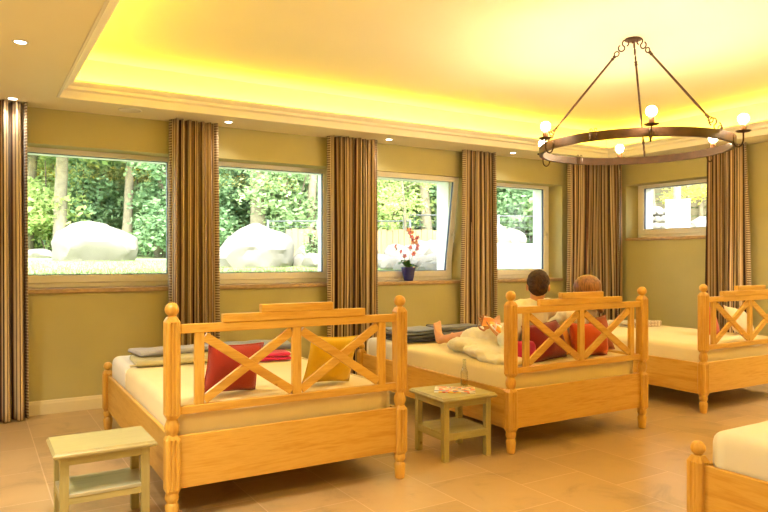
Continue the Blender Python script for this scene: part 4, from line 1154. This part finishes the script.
def tree(x, y, h, r0, label, m, seed, crown_lo, spread, n=5000, size=.10, bark='bark', name='tree', grp='trees beyond the lawn', lean=0):
    z = gz(x, y)-.05 if not (x > 10.6 or (x > 7.3 and y > 9.6 and y < 24)) else 1.6
    t = thing(name, label, 'tree', (x, y, z), 0, grp); g = random.Random(seed)
    bm = bmesh.new(); pts = []; 
    for i in range(9):
        u = i/8; pts.append((lean*u*h+.12*math.sin(u*4+seed), .10*math.sin(u*3+seed*2), u*h))
    tube(bm, pts, [r0*(1.25 if i == 0 else 1-.6*i/8) for i in range(9)], 10)
    link('trunk', bm, M[bark], t, True)
    cs, rs = [], []
    bm = bmesh.new()
    for k in range(11):
        u = crown_lo+(1-crown_lo)*(k+.3)/11; a = k*2.4+seed; L = spread*(1.0-.45*u)*g.uniform(.7, 1.1)
        b0 = Vector(pts[min(8, int(u*8))]); e = b0+Vector((L*math.cos(a), L*math.sin(a), L*.22)); tube(bm, [b0, b0.lerp(e, .5)+Vector((0, 0, .08*L)), e], [r0*.28, r0*.16, r0*.05], 6)
        for f in (.55, .95):
            cs.append(tuple(b0.lerp(e, f))); q = spread*.38*g.uniform(.7, 1.2); rs.append((q, q, q*.55))
    link('branches', bm, M[bark], t, True)
    leaves(cs, rs, n, size, t, 'foliage', m, seed)
    return t
def bush(x, y, w, h, label, m, seed, n=3500, size=.085, z=None, grp='shrubs along the wood edge'):
    z = gz(x, y)-.05 if z is None else z
    t = thing('shrub', label, 'shrub', (x, y, z), 0, grp); g = random.Random(seed)
    bm = bmesh.new()
    for k in range(7):
        a = k*.9+seed; tube(bm, [(0, 0, 0), (w*.25*math.cos(a), w*.25*math.sin(a), h*.5), (w*.42*math.cos(a), w*.42*math.sin(a), h*.85)], [.04, .025, .01], 5)
    link('stems', bm, M['darkbark'], t)
    cs = []; rs = []
    for k in range(14):
        a = g.uniform(0, 6.28); r = g.uniform(0, .62)*w; zz = g.uniform(.12, .85)*h
        cs.append((r*math.cos(a), r*math.sin(a), zz)); q = w*g.uniform(.28, .45); rs.append((q, q, min(q, h*.3)))
    leaves(cs, rs, n, size, t, 'foliage', m, seed+5, .3)
def through(px):
    for a, b_, t_ in ((22, 168, 'seen through the first window'), (216, 326, 'seen through the second window'), (376, 445, 'seen through the orchid window'), (492, 540, 'seen through the fourth window')):
        if a <= px <= b_: return t_ + (', left half' if px < (a+b_)/2 else ', right half')
    return 'hidden left of the first window' if px < 22 else ('behind the curtain between the first and second windows' if px < 216 else ('behind the curtain left of the orchid' if px < 376 else ('behind the curtain right of the orchid' if px < 492 else 'behind the corner curtain or beyond')))
# undergrowth wall along the wood edge
fm = [M['fol_mid'], M['fol_dark'], M['fol_light'], M['fol_dark'], M['fol_mid']]
for i in range(17):
    px = -20+i*34; d = 19+2.2*math.sin(i*1.9); x, y = at(px, d)
    bush(x, y, 1.7, 2.9, 'dense shrub at the wood edge, '+through(px), fm[i % 5], 200+i, 5200, .10)
for i in range(15):
    px = -30+i*40; d = 25+1.5*math.sin(i*2.3); x, y = at(px, d)
    bush(x, y, 2.6, 5.2, 'tall thicket deep in the wood, '+through(px), fm[(i*2+1) % 5], 240+i, 3000, .15, grp='thicket in the wood')
for i in range(7):
    px = 585+i*28; d = 18.5+.8*math.sin(i*2.3); x, y = at(px, d)
    bush(x, y, 1.7, 3.0, ['leafy', 'yellowish', 'dark green'][i % 3]+' shrub beyond the small window, '+('hidden left of it' if px < 636 else ('in its left half' if px < 672 else ('in its right half' if px < 712 else 'hidden right of it'))), [M['fol_mid'], M['fol_yellow'], M['fol_dark']][i % 3], 300+i, 3800, .10, z=1.6, grp='shrubs beyond the small window')
# trees: (column, distance, height, trunk radius, bark, leaf, crown start, spread, label)
TR = [(66, 16.2, 7, .17, 'bark', 'fol_light', .40, 2.0, 'pale-barked tree standing directly behind the sloping boulder'),
      (30, 17.5, 7, .17, 'bark', 'fol_light', .22, 2.0, 'pale-barked tree at the far left of the first window view'),
      (126, 17.2, 8, .13, 'bark', 'fol_mid', .5, 2.0, 'slim tree right of the sloping boulder in the first window view'),
      (159, 17, 8, .17, 'bark', 'fol_mid', .5, 1.9, 'straight pale trunk at the right side of the first window view'),
      (108, 22, 9, .2, 'darkbark', 'fol_dark', .25, 2.6, 'dark tree deeper in the wood behind the first window'),
      (45, 23, 9, .2, 'darkbark', 'fol_dark', .25, 2.6, 'dark tree at the left deep in the wood behind the first window'),
      (264, 16.5, 8, .21, 'bark', 'fol_mid', .55, 2.1, 'thick pale trunk rising behind the rounded boulder'),
      (274, 19.5, 8, .12, 'darkbark', 'fol_dark', .30, 2.0, 'thin dark trunk just right of the thick pale one'),
      (308, 16.8, 8, .13, 'bark', 'fol_mid', .5, 1.9, 'leaning trunk at the right side of the second window view'),
      (238, 20, 8, .15, 'darkbark', 'fol_dark', .30, 2.2, 'dark trunk at the left side of the second window view'),
      (400, 14.0, 3.3, .035, 'bark', 'fol_light', .28, 1.1, 'slender young tree in front of the mesh fence, above the orchid'),
      (424, 17.2, 8, .14, 'bark', 'fol_mid', .5, 2.2, 'pale trunk behind the fence at the right of the third window view'),
      (436, 20, 8, .15, 'darkbark', 'fol_mid', .30, 2.2, 'darker trunk at the right edge of the third window view'),
      (515, 17.5, 6, .10, 'bark', 'fol_mid', .18, 1.9, 'leafy tree behind the fence in the fourth window view'),
      (385, 20, 8, .16, 'darkbark', 'fol_mid', .25, 2.3, 'dark trunk at the left edge of the third window view')]
for i, (px, d, h, r0, bk_, lf, cl, spd, lb) in enumerate(TR):
    x, y = at(px, d); small = r0 < .05
    tree(x, y, h, r0, lb, M[lf], 400+i, cl, spd, 1500 if small else 5200, .055 if small else .12, bk_, lean=.03 if px == 308 else 0)
# tree with yellowing leaves beyond the small window
x, y = at(655, 15.0); tree(x, y, 4.2, .06, 'small tree with yellow leaves at the left of the small window view', M['fol_yellow'], 430, .25, .9, 1600, .06)
x, y = at(708, 15.0); tree(x, y, 4.2, .06, 'small tree with yellow leaves at the right of the small window view', M['fol_yellow'], 431, .25, .9, 1600, .06)
x, y = at(314, 11.6); bush(x, y, .22, .55, 'small green shrub among the rocks at the right of the second window view', M['fol_mid'], 350, 500, .035, z=1.35, grp='rockery plants')
# grass tufts close to the windows
g = np.random.default_rng(3); n = 16000
gx = g.uniform(-.5, 6.0, n); gy = EY+.1+g.random(n)**1.5*7
zz = np.array([gz(a, b_) for a, b_ in zip(gx, gy)]); hgt = g.uniform(.02, .05, n); ang = g.uniform(0, 6.28, n); lx = g.normal(0, .012, n); ly = g.normal(0, .012, n)
V = np.stack([np.stack([gx-np.cos(ang)*.004, gy-np.sin(ang)*.004, zz], 1), np.stack([gx+np.cos(ang)*.004, gy+np.sin(ang)*.004, zz], 1), np.stack([gx+lx, gy+ly, zz+hgt], 1)], 1).reshape(-1, 3)
me = bpy.data.meshes.new('grass'); me.from_pydata(V.tolist(), [], np.arange(3*n).reshape(-1, 3).tolist()); me.materials.append(M['grass'])
o = bpy.data.objects.new('grass', me); C.objects.link(o); tag(o, 'short sunlit lawn grass outside the windows', 'grass', kind='stuff')
